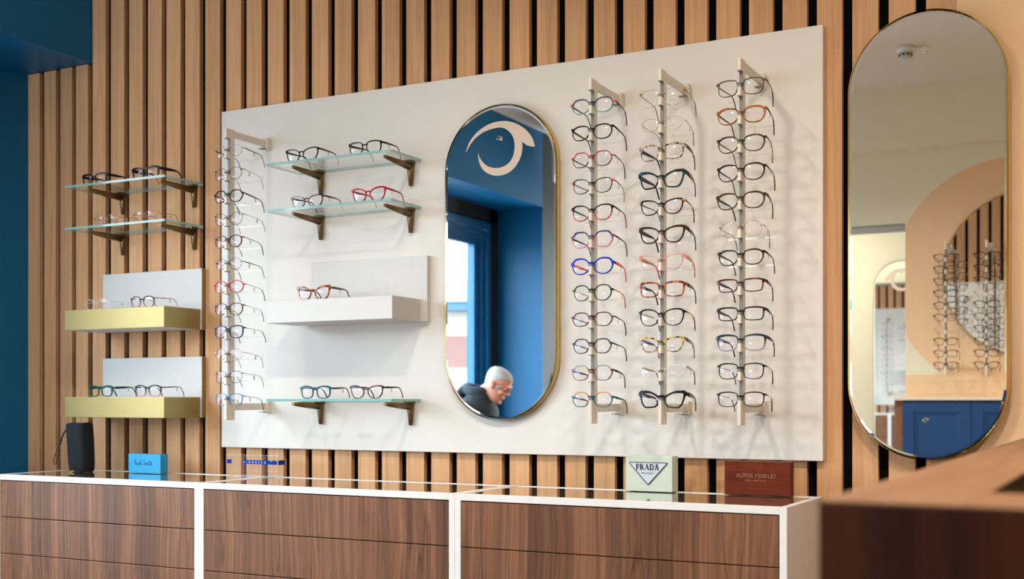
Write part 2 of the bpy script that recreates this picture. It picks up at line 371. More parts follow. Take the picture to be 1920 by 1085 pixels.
# building seen through the window
_a = YAW+math.radians(2.5)
def bloc(u, d): # u across, d beyond, in the mirrored view direction
    th = math.radians(30.4)
    dx, dy = -math.sin(th), -math.cos(th)
    return Vector((dx*(d)+math.cos(th)*u, 3.2+dy*d-math.sin(th)*u, 0))
mb = MB()
def slab(mb, u0, u1, d0, d1, z0, z1, mi):
    P = [bloc(u0, d0), bloc(u1, d0), bloc(u1, d1), bloc(u0, d1)]
    mb.prism([p+Vector((0, 0, z0)) for p in P], (0, 0, z1-z0), mi)
D0 = 20.0
BRK = plain('brick', rgb(112, 82, 76), .9, bs=60)
bt = thing('neighbouring_building', 'low brick and cream building with blue fascia across the street through the window', 'building', bloc(0, D0)+Vector((0, 0, -.3)))
mb = MB()
slab(mb, -6, 8, D0, D0+5, -.3, .9, 0); slab(mb, -6, 8, D0-.001, D0+5, .9, 1.5, 2); slab(mb, -6, 8, D0, D0+5, 1.5, 1.78, 1); slab(mb, -6, 8, D0, D0+5, 1.78, 2.32, 0); slab(mb, -6, 8, D0, D0+5, 2.32, 2.72, 2)
mb.build('wall', [BRK, plain('pale_band', rgb(140, 150, 152), .8), plain('cream_render', rgb(148, 142, 132), .9)], bt)
mb = MB(); slab(mb, -6.3, 8.3, D0-.3, D0+5, 2.72, 2.86, 0); mb.build('fascia', plain('blue_fascia', rgb(44, 80, 118), .6), bt)
mb = MB()
P = [bloc(-6.4, D0-.35), bloc(8.4, D0-.35), bloc(8.4, D0+2.5), bloc(-6.4, D0+2.5)]
mb.prism([P[0]+Vector((0,0,2.86)), P[3]+Vector((0,0,3.5)), P[3]+Vector((0,0,2.87))], P[1]-P[0]); mb.build('roof', plain('grey_roof', rgb(104, 112, 116), .8), bt)

# ------------------------------------------------------------ ceiling lamps
def ceiling_light(x, y, label, w=LAMP_W):
    t = thing('ceiling_light', label, 'ceiling light', (x, y, ZC), 0, 'recessed round ceiling lights')
    mb = MB(); n = 32
    ro = [[(x+r*math.cos(2*math.pi*k/n), y+r*math.sin(2*math.pi*k/n), z) for k in range(n)] for r, z in ((.092, ZC), (.092, ZC-.006), (.08, ZC-.006), (.076, ZC))]
    mb.loft(ro, cap=False); mb.build('trim_ring', WHITE, t)
    MB().disc((x, y, ZC-.003), (0, 0, 1), .076, .002).build('diffuser', MATS.get('lamp_glow') or emit('lamp_glow', (1, .86, .66, 1), 30), t)
    l = bpy.data.lights.new('lamp', 'AREA'); l.shape = 'DISK'; l.size = .15; l.energy = w; l.color = LAMP_COL; l.spread = math.radians(150)
    lo = bpy.data.objects.new('lamp', l); COL.objects.link(lo); lo.parent = t; lo.location = (0, 0, -.012)
for i, (x, y, lab, w) in enumerate([
    (-2.6, -1.5, 'round recessed ceiling light in front of the far left rack', .25*LAMP_W),
    (-1.45, -1.7, 'round recessed ceiling light in front of the middle of the white panel', 1.0*LAMP_W),
    (-.35, -1.7, 'round recessed ceiling light in front of the tall right mirror', 1.1*LAMP_W),
    (.9, -1.7, 'round recessed ceiling light in front of the bare peach wall', 1.1*LAMP_W),
    (.6, -2.75, 'round recessed ceiling light over the open display desk', .35*LAMP_W),
    (-2.2, -5.0, 'round recessed ceiling light in the room beyond the opening', 1.5*LAMP_W),
    (1.2, -5.0, 'round recessed ceiling light in the far corner of the back room', .5*LAMP_W)]):
    ceiling_light(x, y, lab, w)
# smoke detector and access hatch, seen in the right mirror
x, y = -1.045, -2.99
t = thing('smoke_detector', 'white smoke detector on the ceiling', 'smoke detector', (x, y, ZC))
MB().tube([(x, y, ZC), (x, y, ZC-.012), (x, y, ZC-.03)], [.044, .044, .04], 28).build('base', WHITE, t)
MB().tube([(x, y, ZC-.03), (x, y, ZC-.034), (x, y, ZC-.052), (x, y, ZC-.058)], [.026, .03, .027, .013], 28).build('sensor', plain('detector_grey', rgb(196, 198, 196), .5), t)
mb = MB()
for k in range(8):
    a = k*math.pi/4+.2; mb.box(x+.030*math.cos(a)-.004, x+.030*math.cos(a)+.004, y+.030*math.sin(a)-.004, y+.030*math.sin(a)+.004, ZC-.044, ZC-.036)
mb.build('vent_slot', BLK, t)
x0, y0 = -1.1, -2.5
mb = MB(); mb.box(x0, x0+.34, y0, y0+.34, ZC-.006, ZC); mb.box(x0+.02, x0+.32, y0+.02, y0+.32, ZC-.009, ZC-.006)
tag(mb.build('access_hatch', CEIL, None, .002), 'square flush access hatch in the ceiling', 'hatch')

# ------------------------------------------------------------ the big white display panel
tag(MB().box(-2.81, -.754, -.02, 0, 1.089, 2.24).build('display_board', PANEL, None, .002), 'large white rectangular display board mounted on the oak slats', 'board')

# ------------------------------------------------------------ mirrors
def stadium(cx, z0, z1, r, y, n=44):
    pts = []
    for k in range(n+1): a = math.pi*k/n; pts.append((cx+r*math.cos(a), y, z1-r+r*math.sin(a)))
    for k in range(n+1): a = math.pi+math.pi*k/n; pts.append((cx+r*math.cos(a), y, z0+r+r*math.sin(a)))
    return pts
LOGO = [(180,360),(188,330),(205,290),(240,243),(290,200),(350,170),(420,158),(480,167),(535,193),(578,230),(605,272),(620,319),(595,320),(570,313),(550,300),(537,288),
        (540,325),(533,372),(513,420),(480,465),(435,495),(380,506),(335,498),(292,470),(266,422),(256,358),(275,402),(310,440),(360,457),(412,450),(455,423),(480,383),(490,332),(487,282),(470,242),(440,213),(405,200),(360,205),(300,226),(250,260),(215,300)]
def spline_open(P, per=5):
    out = []; n = len(P)
    for i in range(n-1):
        p0, p1, p2, p3 = P[max(i-1, 0)], P[i], P[i+1], P[min(i+2, n-1)]
        for k in range(per):
            t = k/per
            out.append(tuple(.5*((2*p1[j])+(-p0[j]+p2[j])*t+(2*p0[j]-5*p1[j]+4*p2[j]-p3[j])*t*t+(-p0[j]+3*p1[j]-3*p2[j]+p3[j])*t**3) for j in (0, 1)))
    return out
_k = [0, LOGO.index((620,319)), LOGO.index((537,288)), LOGO.index((256,358))]
LOGO = spline_open(LOGO[_k[0]:_k[1]+1])+spline_open(LOGO[_k[1]:_k[2]+1])+spline_open(LOGO[_k[2]:_k[3]+1])+spline_open(LOGO[_k[3]:]+[LOGO[0]])
LOGOP = [at(820+a/3.39, 180+b/3.39, -.043) for a, b in LOGO]
LC = Vector((-1.712, 0, 2.04)); LOGOL = [(p.x-LC.x, p.z-LC.z) for p in LOGOP]
def stadium_mirror(label, cx, z0, z1, r, logo=False, knobs=((.83,), (.085,)), back=0):
    """built facing -y with its back on the plane y = 0 of the returned object"""
    t = thing('pill_mirror', label, 'mirror', (cx, 0, z0))
    H = z1-z0; S = lambda r_, y, i=0: stadium(0, i, H-i, r_, y)
    MB().loft([S(r, back), S(r, -.036), S(r-.0015, -.0395), S(r-.006, -.0395), S(r-.006, -.034), S(r-.02, -.033), S(r-.02, back)], 0, cap=False, closed=True, smooth=False).build('gold_rim', MGOLD, t, world=False)
    mb = MB(); mb.loft([S(r-.006, -.0406, .006), S(r-.0115, -.041, .0115)], 0, cap=False, smooth=True); mb.build('bevelled_edge', BEVEL, t, world=False)
    mb = MB(); mb.prism(S(r-.0115, -.041, .0115), (0, .006, 0)); mb.build('mirror_glass', MIRROR, t, world=False)
    for kz in knobs:
        MB().tube([(0, -.041, kz), (0, -.049, kz), (0, -.0505, kz)], [.0065, .0065, .0055], 20).build('fixing_knob', CHROME, t, world=False)
    if logo:
        lz = logo
        MB().prism([(a, -.0425, b+lz) for a, b in LOGOL], (0, .0006, 0)).build('logo_sticker', plain('peach_vinyl', rgb(216, 200, 184), .6), t, world=False)
    return t
m1 = stadium_mirror('gold-rimmed pill-shaped mirror with eye logo, on the white panel', -1.712, 1.189, 2.136, .1925, logo=2.04-1.189, knobs=(.845, .099), back=-.0203)
m2 = stadium_mirror('gold-rimmed pill-shaped mirror hung over the end of the slats at right', -.491, 1.099, 2.234, .195, knobs=(1.034, .1))
m3 = stadium_mirror('tall gold-rimmed pill-shaped mirror on the back room wall, seen by reflection', -1.565, .72, 2.26, .2, logo=2.155-.72, knobs=(1.45, .1))
m3.rotation_euler = (.009, 0, math.pi-.009); m3.location = (-1.56, YF+.012, .72)
# round mirror opposite
t = thing('round_mirror', 'round gold-rimmed mirror on the peach circle, seen by reflection', 'mirror', (-.545, YB+.0012, 1.93-.44), 0)
def ring(r, y): return [(-.545+r*math.cos(2*math.pi*k/72), YB+.0012+y, 1.93+r*math.sin(2*math.pi*k/72)) for k in range(72)]
MB().loft([ring(.446, 0), ring(.446, .02), ring(.44, .02), ring(.44, 0)], 0, cap=False, closed=True, smooth=False).build('gold_rim', MGOLD, t)
MB().prism(ring(.44, .016), (0, -.01, 0)).build('mirror_glass', MIRROR, t)

# ------------------------------------------------------------ shelves
def bracket(xc, yb, zt, parent):      # tapering brass bracket: arm under the glass, foot down the wall
    mb = MB()
    mb.tube([(xc, yb-.008, zt-.014), (xc, -.10, zt-.0115), (xc, -.172, zt-.0075)], [.0105, .008, .0055], 14, ry=[.013, .010, .0055])
    mb.tube([(xc, yb-.010, zt-.004), (xc, yb-.0095, zt-.03), (xc, yb-.008, zt-.074)], [.0115, .0105, .0065], 14, ry=[.0095, .0088, .0055], up=(0, 1, 0))
    mb.box(xc-.012, xc+.012, yb-.03, yb-.001, zt-.005, zt+.004)
    mb.build('bracket', BRASS, parent)
def glass_shelf(x0, x1, yb, z, label, br, grp=None):
    t = thing('glass_shelf', label, 'shelf', ((x0+x1)/2, yb, z-.008))
    mb = MB(); mb.box(x0+.0006, x1-.0006, -.1894, yb-.0036, z-.008, z, 0)
    mb.m = [0, 0, 1, 1, 1, 1]; mb.build('glass_plate', [SHELFG, SHELFE], t)
    for b in br: bracket(b, yb, z-.008, t)
    return t
glass_shelf(-3.378, -2.908, 0, 2.006, 'clear glass shelf on brass brackets on the slats, topmost left of the panel', (-3.285, -2.945))
glass_shelf(-3.378, -2.908, 0, 1.858, 'clear glass shelf on brass brackets on the slats, just above the gold shelf boxes', (-3.285, -2.945))
glass_shelf(-2.476, -2.0, -.02, 2.002, 'topmost clear glass shelf on brass brackets on the white panel', (-2.383, -2.035))
glass_shelf(-2.476, -2.0, -.02, 1.855, 'middle glass shelf on brass brackets on the white panel, holding red glasses', (-2.383, -2.035))
glass_shelf(-2.476, -2.0, -.02, 1.254, 'lowest clear glass shelf on brass brackets on the white panel', (-2.383, -2.035))
def box_shelf(x0, x1, yb, z0, z1, zt, label, front, side, under, bx0, bx1):
    t = thing('box_shelf', label, 'shelf', ((x0+x1)/2, yb, z0))
    mb = MB(); mb.box(x0, x1, -.194, yb-.021, z0, z1); mb.m = [2, 2, 0, 1, 1, 1]; mb.build('shelf_box', [front, side, under], t, .0015)
    mb = MB(); mb.box(bx0, bx1, yb-.02, yb, z0, zt); mb.m = [1, 2, 2, 1, 1, 1]; mb.build('back_panel', [front, side, under], t, .001)
    return t
GW = plain('shelf_white', rgb(214, 214, 213), .4)
box_shelf(-3.374, -2.905, 0, 1.495, 1.566, 1.708, 'gold box shelf with white backboard holding a clear and an amber pair', GOLD, GOLD, GW, -3.372, -2.898)
box_shelf(-3.374, -2.905, 0, 1.190, 1.261, 1.402, 'gold box shelf with white backboard, lower one above the counter', GOLD, GOLD, GW, -3.372, -2.898)
box_shelf(-2.471, -1.994, -.02, 1.494, 1.564, 1.698, 'white box shelf with white backboard on the white panel', GW, GW, GW, -2.412, -1.967)

# ------------------------------------------------------------ racks
ZR = [2.054-.0724*i for i in range(12)]        # height of every bridge
def rack(label, zrows, ztop, zbot, loc=(0, 0, 0), rz=0):
    """blade 40 mm deep standing 0.2 off the wall; local x = 0 is its middle, y = 0 the wall"""
    t = thing('eyewear_rack', label, 'display rack', loc, rz)
    mb = MB(); hw = .0045; y0, y1, yn = -.215, -.175, -.197
    mb.box(-hw, hw, yn, y1, zbot, ztop)
    mb.box(-hw, hw, y0, yn, zrows[0]+.034, ztop)
    for i, z in enumerate(zrows):
        lo = z-.030 if i < len(zrows)-1 else zbot
        mb.box(-hw, hw, y0, yn, lo, z-.0075)
    mb.build('notched_bar', RACK, t, .0008, world=False)
    mb = MB()
    for i, z in enumerate(zrows):
        mb.box(-hw-.0002, hw+.0002, y0-.0003, yn, z-.0075, z-.0014)
        zt = zrows[i-1]-.0302 if i else zrows[0]+.0338
        mb.box(-hw-.0002, hw+.0002, yn-.0012, yn+.0002, z-.0014, zt); mb.box(-hw-.0003, hw+.0003, y0-.0003, yn, zt-.0012, zt+.0012)  # notch backs and block undersides greyed in place of shade
    mb.build('grey_pad_and_shade', RGREY, t, 0, world=False)
    for z in (ztop-.014, zbot+.043):
        mb = MB(); mb.box(-.004, .004, -.176, -.018, z-.011, z+.011); mb.box(-.0045, .0045, -.13, -.127, z-.0115, z+.0115); mb.build('wall_arm', RACK, t, .001, world=False)
        mb = MB(); mb.box(-.011, .011, -.022, 0, z-.021, z+.019); mb.build('wall_block', RACK, t, .002, world=False)
        MB().box(-.013, .009, -.038, -.022, z-.019, z-.0165).build('clip', RGREY, t, world=False)
    for z in zrows:
        mb = MB(); zz = z-.0165
        mb.box(-.0025, .0025, -.178, -.105, zz-.0015, zz+.0015); mb.box(-.062, .062, -.108, -.104, zz-.004, zz)
        mb.box(-.0622, -.0600, -.108, -.104, zz, zz+.014); mb.box(.0600, .0622, -.108, -.104, zz, zz+.014)
        mb.build('temple_rest', ACRYL, t, 0, world=False)
    return t
RX = {'A': -2.604, 'B': -1.329, 'C': -1.129, 'D': -.915}
RLAB = {'A': 'cream notched eyewear rack at the left end of the white panel', 'B': 'cream notched eyewear rack beside the pill mirror on the panel',
        'C': 'cream notched eyewear rack, middle one of the three right racks', 'D': 'cream notched eyewear rack at the right end of the white panel'}
for k in 'ABCD': rack(RLAB[k], ZR, 2.12, 1.186, (RX[k], -.02, 0))
OX = [-.945, -.742]; ZO = [2.015-.064*i for i in range(10)]
rack('eyewear rack on the wall opposite, in front of the round mirror rim, seen in reflection', ZO, 2.09, 1.385, (OX[0], YB+.0225, 0), math.pi)
rack('eyewear rack on the wall opposite, over the middle of the round mirror, seen in reflection', ZO, 2.09, 1.385, (OX[1], YB+.0225, 0), math.pi)

# ------------------------------------------------------------ glasses
def circ(n=14): return [(math.cos(2*math.pi*k/n), math.sin(2*math.pi*k/n)) for k in range(n)]
SH = dict(
 round=circ(),
 panto=[(1,.2),(.85,.7),(.35,.98),(-.3,.98),(-.8,.8),(-1,.3),(-.95,-.3),(-.62,-.82),(0,-1),(.6,-.86),(.93,-.35)],
 square=[(1,.5),(.9,.86),(.35,.98),(-.3,.97),(-.85,.85),(-1,.4),(-.94,-.3),(-.7,-.86),(0,-1),(.62,-.93),(.92,-.45)],
 rect=[(1,.55),(.93,.9),(.35,1),(-.4,.98),(-.9,.84),(-1,.3),(-.93,-.5),(-.68,-.93),(0,-1),(.66,-.96),(.92,-.6)],
 cat=[(1,.68),(.8,.95),(.2,.96),(-.4,.82),(-.85,.5),(-1,.05),(-.85,-.52),(-.5,-.9),(0,-1),(.5,-.88),(.86,-.25)],
 catr=[(.98,.5),(.8,.88),(.25,.98),(-.4,.88),(-.88,.52),(-1,0),(-.85,-.58),(-.42,-.95),(.15,-1),(.65,-.78),(.92,-.2)],
 hex=[(1,.1),(.66,.82),(.3,.98),(-.3,.98),(-.68,.78),(-1,.1),(-.78,-.62),(-.42,-.96),(.36,-.98),(.76,-.64)],
 octa=[(1,.25),(.68,.86),(.2,1),(-.4,.95),(-.88,.5),(-1,-.05),(-.8,-.66),(-.3,-.98),(.35,-.97),(.84,-.5)],
 geo=[(1,.84),(.4,.98),(-.2,.86),(-.8,.45),(-1,.05),(-.86,-.5),(-.6,-.92),(.1,-1),(.5,-.93),(.78,-.35)],
 oval=[(1,.1),(.8,.68),(.3,.98),(-.3,.95),(-.8,.62),(-1,0),(-.8,-.65),(-.3,-.97),(.3,-.97),(.8,-.62)])
def smoothc(pts, per=4):
    n = len(pts); out = []
    for i in range(n):
        p0, p1, p2, p3 = pts[i-1], pts[i], pts[(i+1) % n], pts[(i+2) % n]
        for k in range(per):
            t = k/per
            out.append(tuple(.5*((2*p1[j])+(-p0[j]+p2[j])*t+(2*p0[j]-5*p1[j]+4*p2[j]-p3[j])*t*t+(-p0[j]+3*p1[j]-3*p2[j]+p3[j])*t**3) for j in (0, 1)))
    return out
C_ = {}
def mt(key):
    """frame materials by short key"""
    if key in C_: return C_[key]
    solid = dict(black=(14,13,16), dpurple=(44,26,44), red=(168,38,52), dteal=(22,72,84), crimson=(176,24,60), cobalt=(28,52,190), orange=(236,88,48), dgreen=(30,74,74),
        burgundy=(128,24,58), pgrey=(92,74,108), maroon=(104,28,54), dgrey=(62,60,60), grey=(112,118,112), ggrey=(116,124,112), amber=(150,78,30), dbrown=(60,42,32), brown=(92,58,44),
        olive=(92,80,54), slate=(70,82,100), navy=(38,54,104), lblue=(92,150,196), pink=(240,180,170), peach=(232,160,130), salmon=(240,110,100), plum=(110,50,70),
        silver=(176,172,166), goldw=(190,160,104), rose=(186,140,120), bred=(214,32,44), nbrown=(120,66,58), green=(22,86,72), oliveg=(84,84,66), violet=(96,56,112), white=(230,228,224))
    metals = ('silver', 'goldw', 'rose')
    if key in solid: m = plain('frame_'+key, rgb(*[c_*(1 if key in metals or max(solid[key]) > 175 else .66) for c_ in solid[key]]), .25, spec=.22 if key not in metals else .5, metal=.85 if key in metals else 0, bs=200)
    elif key == 'tamber': m = tort('frame_amber_brown', rgb(84, 36, 12), rgb(172, 92, 32), .45, 60)
    elif key == 'tdark': m = tort('frame_dark_tortoise', rgb(32, 20, 16), rgb(150, 88, 40), .62)
    elif key == 'tcream': m = tort('frame_cream_tortoise', rgb(40, 32, 28), rgb(205, 180, 150), .5, 150)
    elif key == 'tteal': m = tort('frame_teal_tortoise', rgb(10, 18, 24), rgb(20, 96, 104), .6, 140)
    elif key == 'thav': m = tort('frame_havana', rgb(60, 26, 18), rgb(206, 108, 48), .5)
    elif key == 'tyel': m = tort('frame_yellow_tortoise', rgb(52, 30, 24), rgb(222, 190, 120), .5, 150)
    elif key == 'tred': m = tort('frame_red_tortoise', rgb(52, 20, 24), rgb(150, 60, 60), .55)
    elif key == 'tambt': m = tort('frame_amber_temple', rgb(120, 40, 24), rgb(230, 130, 50), .5)
    elif key == 'tblkw': m = tort('frame_mottled', rgb(34, 26, 30), rgb(190, 170, 160), .6, 160)
    elif key == 'gnavyteal': m = grad('frame_navy_to_teal', rgb(20, 34, 80), rgb(70, 170, 160))
    elif key == 'gblkcrim': m = grad('frame_black_to_crimson', rgb(20, 14, 18), rgb(196, 30, 70), -.016, -.002)
    elif key == 'gnavymag': m = grad('frame_navy_to_pink', rgb(30, 52, 100), rgb(220, 130, 170), -.02, .006)
    elif key == 'gpeachteal': m = grad('frame_tan_to_teal', rgb(196, 132, 84), rgb(14, 92, 98), .002, .006)
    elif key == 'gmottmar': m = grad('frame_mint_to_maroon', rgb(120, 150, 150), rgb(112, 30, 60), .003, .007)
    elif key == 'gslate': m = grad('frame_slate_to_clear', rgb(34, 44, 58), rgb(150, 156, 172), -.022, 0)
    elif key == 'gblkpink': m = grad('frame_black_to_pink', rgb(28, 22, 26), rgb(226, 140, 150), -.022, -.008)
    elif key == 'gblkamb': m = grad('frame_black_to_amber', rgb(34, 26, 28), rgb(190, 110, 40), -.018, 0)
    elif key == 'gredblk': m = grad('frame_red_to_black', rgb(172, 40, 54), rgb(60, 30, 34), -.018, -.004)
    elif key == 'clear': m = clearpl('frame_clear', rgb(232, 238, 240), .24)
    elif key == 'cpink': m = clearpl('frame_clear_pink', rgb(236, 170, 160), .42)
    elif key == 'cgreen': m = clearpl('frame_clear_green', rgb(20, 92, 76), .86)
    elif key == 'cteal': m = clearpl('frame_clear_teal', rgb(14, 96, 112), .86)
    C_[key] = m; return m
def glasses(name, label, cat, loc, sp, rz=0, tilt=0, group=None, tag_on=True, lens_text=False):
    """sp: (shape, total width, lens half height, rim thickness mm, frame, temple, tip, temple height mm, wire?, corner)"""
    shp, Wd, h, th, fk, tk, ek, tht, wire, corner = sp
    th *= .001*(1 if wire else .86); tht *= .001
    t = thing(name, label, cat, loc, rz, group); t.rotation_euler = (tilt, 0, rz)
    g = .0060 if not wire else .0078; e = .0045
    a = (Wd/2-g-e)/2; cxl = g+a; cz = -h*.36; dep = .0036 if not wire else .0016
    sh0 = SH[shp]
    if shp in ('square', 'rect', 'panto', 'cat', 'octa', 'hex', 'catr'):
        bl = .30 if shp in ('square', 'rect') else .16
        sh0 = [(x*(1-bl)+bl*x/math.hypot(x, z), z*(1-bl)+bl*z/math.hypot(x, z)) for x, z in sh0]
    if shp == 'geo': sh0 = [(x*.76+.24*x/math.hypot(x, z), z*.76+.24*z/math.hypot(x, z)) for x, z in sh0]
    C0 = smoothc(sh0); n = len(C0)
    wrap = lambda x: x*x*1.3
    mb = MB()
    for sgn in (1, -1):
        inn, out = [], []
        for i in range(n):
            px, pz = C0[i]; qx, qz = C0[i-1]; rx_, rz_ = C0[(i+1) % n]
            tx, tz = (rx_-qx)*a, (rz_-qz)*h; L = math.hypot(tx, tz) or 1; nx, nz = tz/L, -tx/L
            if nx*px*a+nz*pz*h < 0: nx, nz = -nx, -nz
            k = th*(1+.35*max(0, nz)+corner*max(0, .72*nx+.7*nz-.5)*1.9)
            ox, oz = px*a, pz*h; inn.append((ox-nx*th, oz-nz*th)); out.append((ox+nx*(k-th), oz+nz*(k-th)))
        def R(pl, y): return [(sgn*(cxl+x), y+wrap(cxl+x), cz+z) for x, z in pl]
        if wire:
            mid = [((a1+b1)/2, (a2+b2)/2) for (a1, a2), (b1, b2) in zip(inn, out)]
            mb.tube(R(mid, 0), th*.5, 6, 0, closed=True, up=(0, 1, 0), ry=dep*.55)
        else:
            c = .0006; out2 = [(x*(1-c/a), z*(1-c/h)) for x, z in out]
            rings = [R(inn, dep/2), R(inn, -dep/2), R(out2, -dep/2), R(out, -dep/2+c), R(out, dep/2)]
            if sgn < 0: rings = rings[::-1]
            mb.loft(rings, 0, cap=False, closed=True, smooth=False)
        # endpiece
        ez = cz+h*(.70 if shp in ('geo', 'cat') else .62 if shp not in ('round', 'hex', 'octa', 'oval') else .36)
        xo = cxl+a*(.97)
        eh = max(.0016, tht*.42) if not wire else .0011
        if corner > .15 and not wire:
            q0 = .0018+.0010*corner+.0003*tht*1000
            mb.tube([(sgn*(cxl+a*.93-th*.6), wrap(xo), ez+h*.04), (sgn*(cxl+a*.98), wrap(xo), ez+h*.03), (sgn*(Wd/2-.0006), wrap(Wd/2)+.0008, ez+h*.02)], [.0016]*3, 4, 0, ry=[q0*.7, q0, q0*.75], rect=True)
        mb.tube([(sgn*(xo-.004), wrap(xo), ez), (sgn*(Wd/2-.001), wrap(Wd/2)+.0005, ez), (sgn*Wd/2, wrap(Wd/2)+.006, ez-.0003)], [.0017 if not wire else .0009]*3, 4, 0, ry=[eh*1.05, eh, eh*.9], rect=True)
    zb = cz+h*.36+.0012
    bw = .0022 if not wire else .0008
    bh = th*.62+.0007 if not wire else .0009
    mb.tube([(-g-.0035, wrap(g), zb-.0012), (-g*.45, .0003, zb+.0012), (g*.45, .0003, zb+.0012), (g+.004, wrap(g), zb-.0012)], [bw]*4, 6, 0, ry=[bh*1.25, bh, bh, bh*1.25])
    mb.build('frame_front', [mt(fk)], t, world=False)
    for sgn in (1, -1):      # domed demo lenses
        mb = MB(); R_ = [[(x*f, z*f) for x, z in [(px*a-.0004*px, pz*h-.0004*pz) for px, pz in C0]] for f in (.985, .7, .4, .15)]
        ring_ = []
        for f, pl_ in zip((.985, .7, .4, .15), R_):
            ring_.append([(sgn*(cxl+x), wrap(cxl+x)-.0026*(1-f*f)+.0004, cz+z) for x, z in pl_])
        if sgn > 0: ring_ = [r_[::-1] for r_ in ring_]
        mb.loft(ring_, 0, cap=False); o = len(mb.v); mb.v.append(Vector((sgn*cxl, wrap(cxl)-.0022, cz)))
        for i in range(n): mb.f.append([o-n+i, o-n+(i+1) % n, o]); mb.m.append(0); mb.sm.append(True)
        lo = mb.build('lens', LENS, t, world=False)
        if lens_text and sgn > 0:
            tb = MB(); text_mb(tb, 'PRADA', (cxl-.001, wrap(cxl)-.0045, cz-h*.52), .0042, spacing=1.5, depth=.0001); tb.build('lens_print', plain('lens_ink', rgb(92, 90, 88), .8), lo, world=False)
    inw = random.uniform(.007, .013)
    for sgn in (1, -1):
        x0 = Wd/2; mb = MB(); hh = tht/2
        P = [(x0, wrap(x0)+.006, ez), (x0-.001, .03, ez-.0005), (x0-inw*.35, .06, ez-.001), (x0-inw*.7, .085, ez-.0015), (x0-inw*.9, .098, ez-.0035), (x0-inw, .106, ez-.009), (x0-inw*1.15, .116, ez-.022), (x0-inw*1.3, .122, ez-.036)]
        tw = .0013 if not wire else .0009; k = 1 if not wire else 1
        hs = [hh*1.1, hh*1.2, hh*1.0, hh*.55+.0004, hh*.45+.0005, hh*.4+.0006, hh*.42+.0007, hh*.45+.0006]
        P = [(sgn*x, y, z) for x, y, z in P]
        mb.tube(P[:5], [tw]*5, 6, 0, ry=hs[:5], up=(0, 0, 1)); mb.tube(P[4:], [tw*1.15]*4, 6, 1, ry=hs[4:], up=(0, 0, 1))
        tp = mb.build('temple', [mt(tk), mt(ek)], t, world=False)
        if sgn > 0 and tag_on:
            ty = random.uniform(.035, .08); a_ = random.uniform(-.003, .003); xx = x0-inw*ty*8+.0008
            MB().prism([(xx, ty-.0035, ez-.003), (xx, ty+.0035, ez-.003), (xx, ty+.0035+a_, ez-.016), (xx, ty-.0035+a_, ez-.016)], (.0005, 0, 0)).build('price_tag', TAG if wire or ty > .06 else PADM, tp, world=False)
    if wire:
        for sgn in (1, -1): MB().ell((sgn*.0075, .005, cz+h*.02), .0012, .0022, .0042, 8, 6).build('nose_pad', PADM, t, world=False)
    t['zb'] = cz-h; t['ez'] = ez
    return t
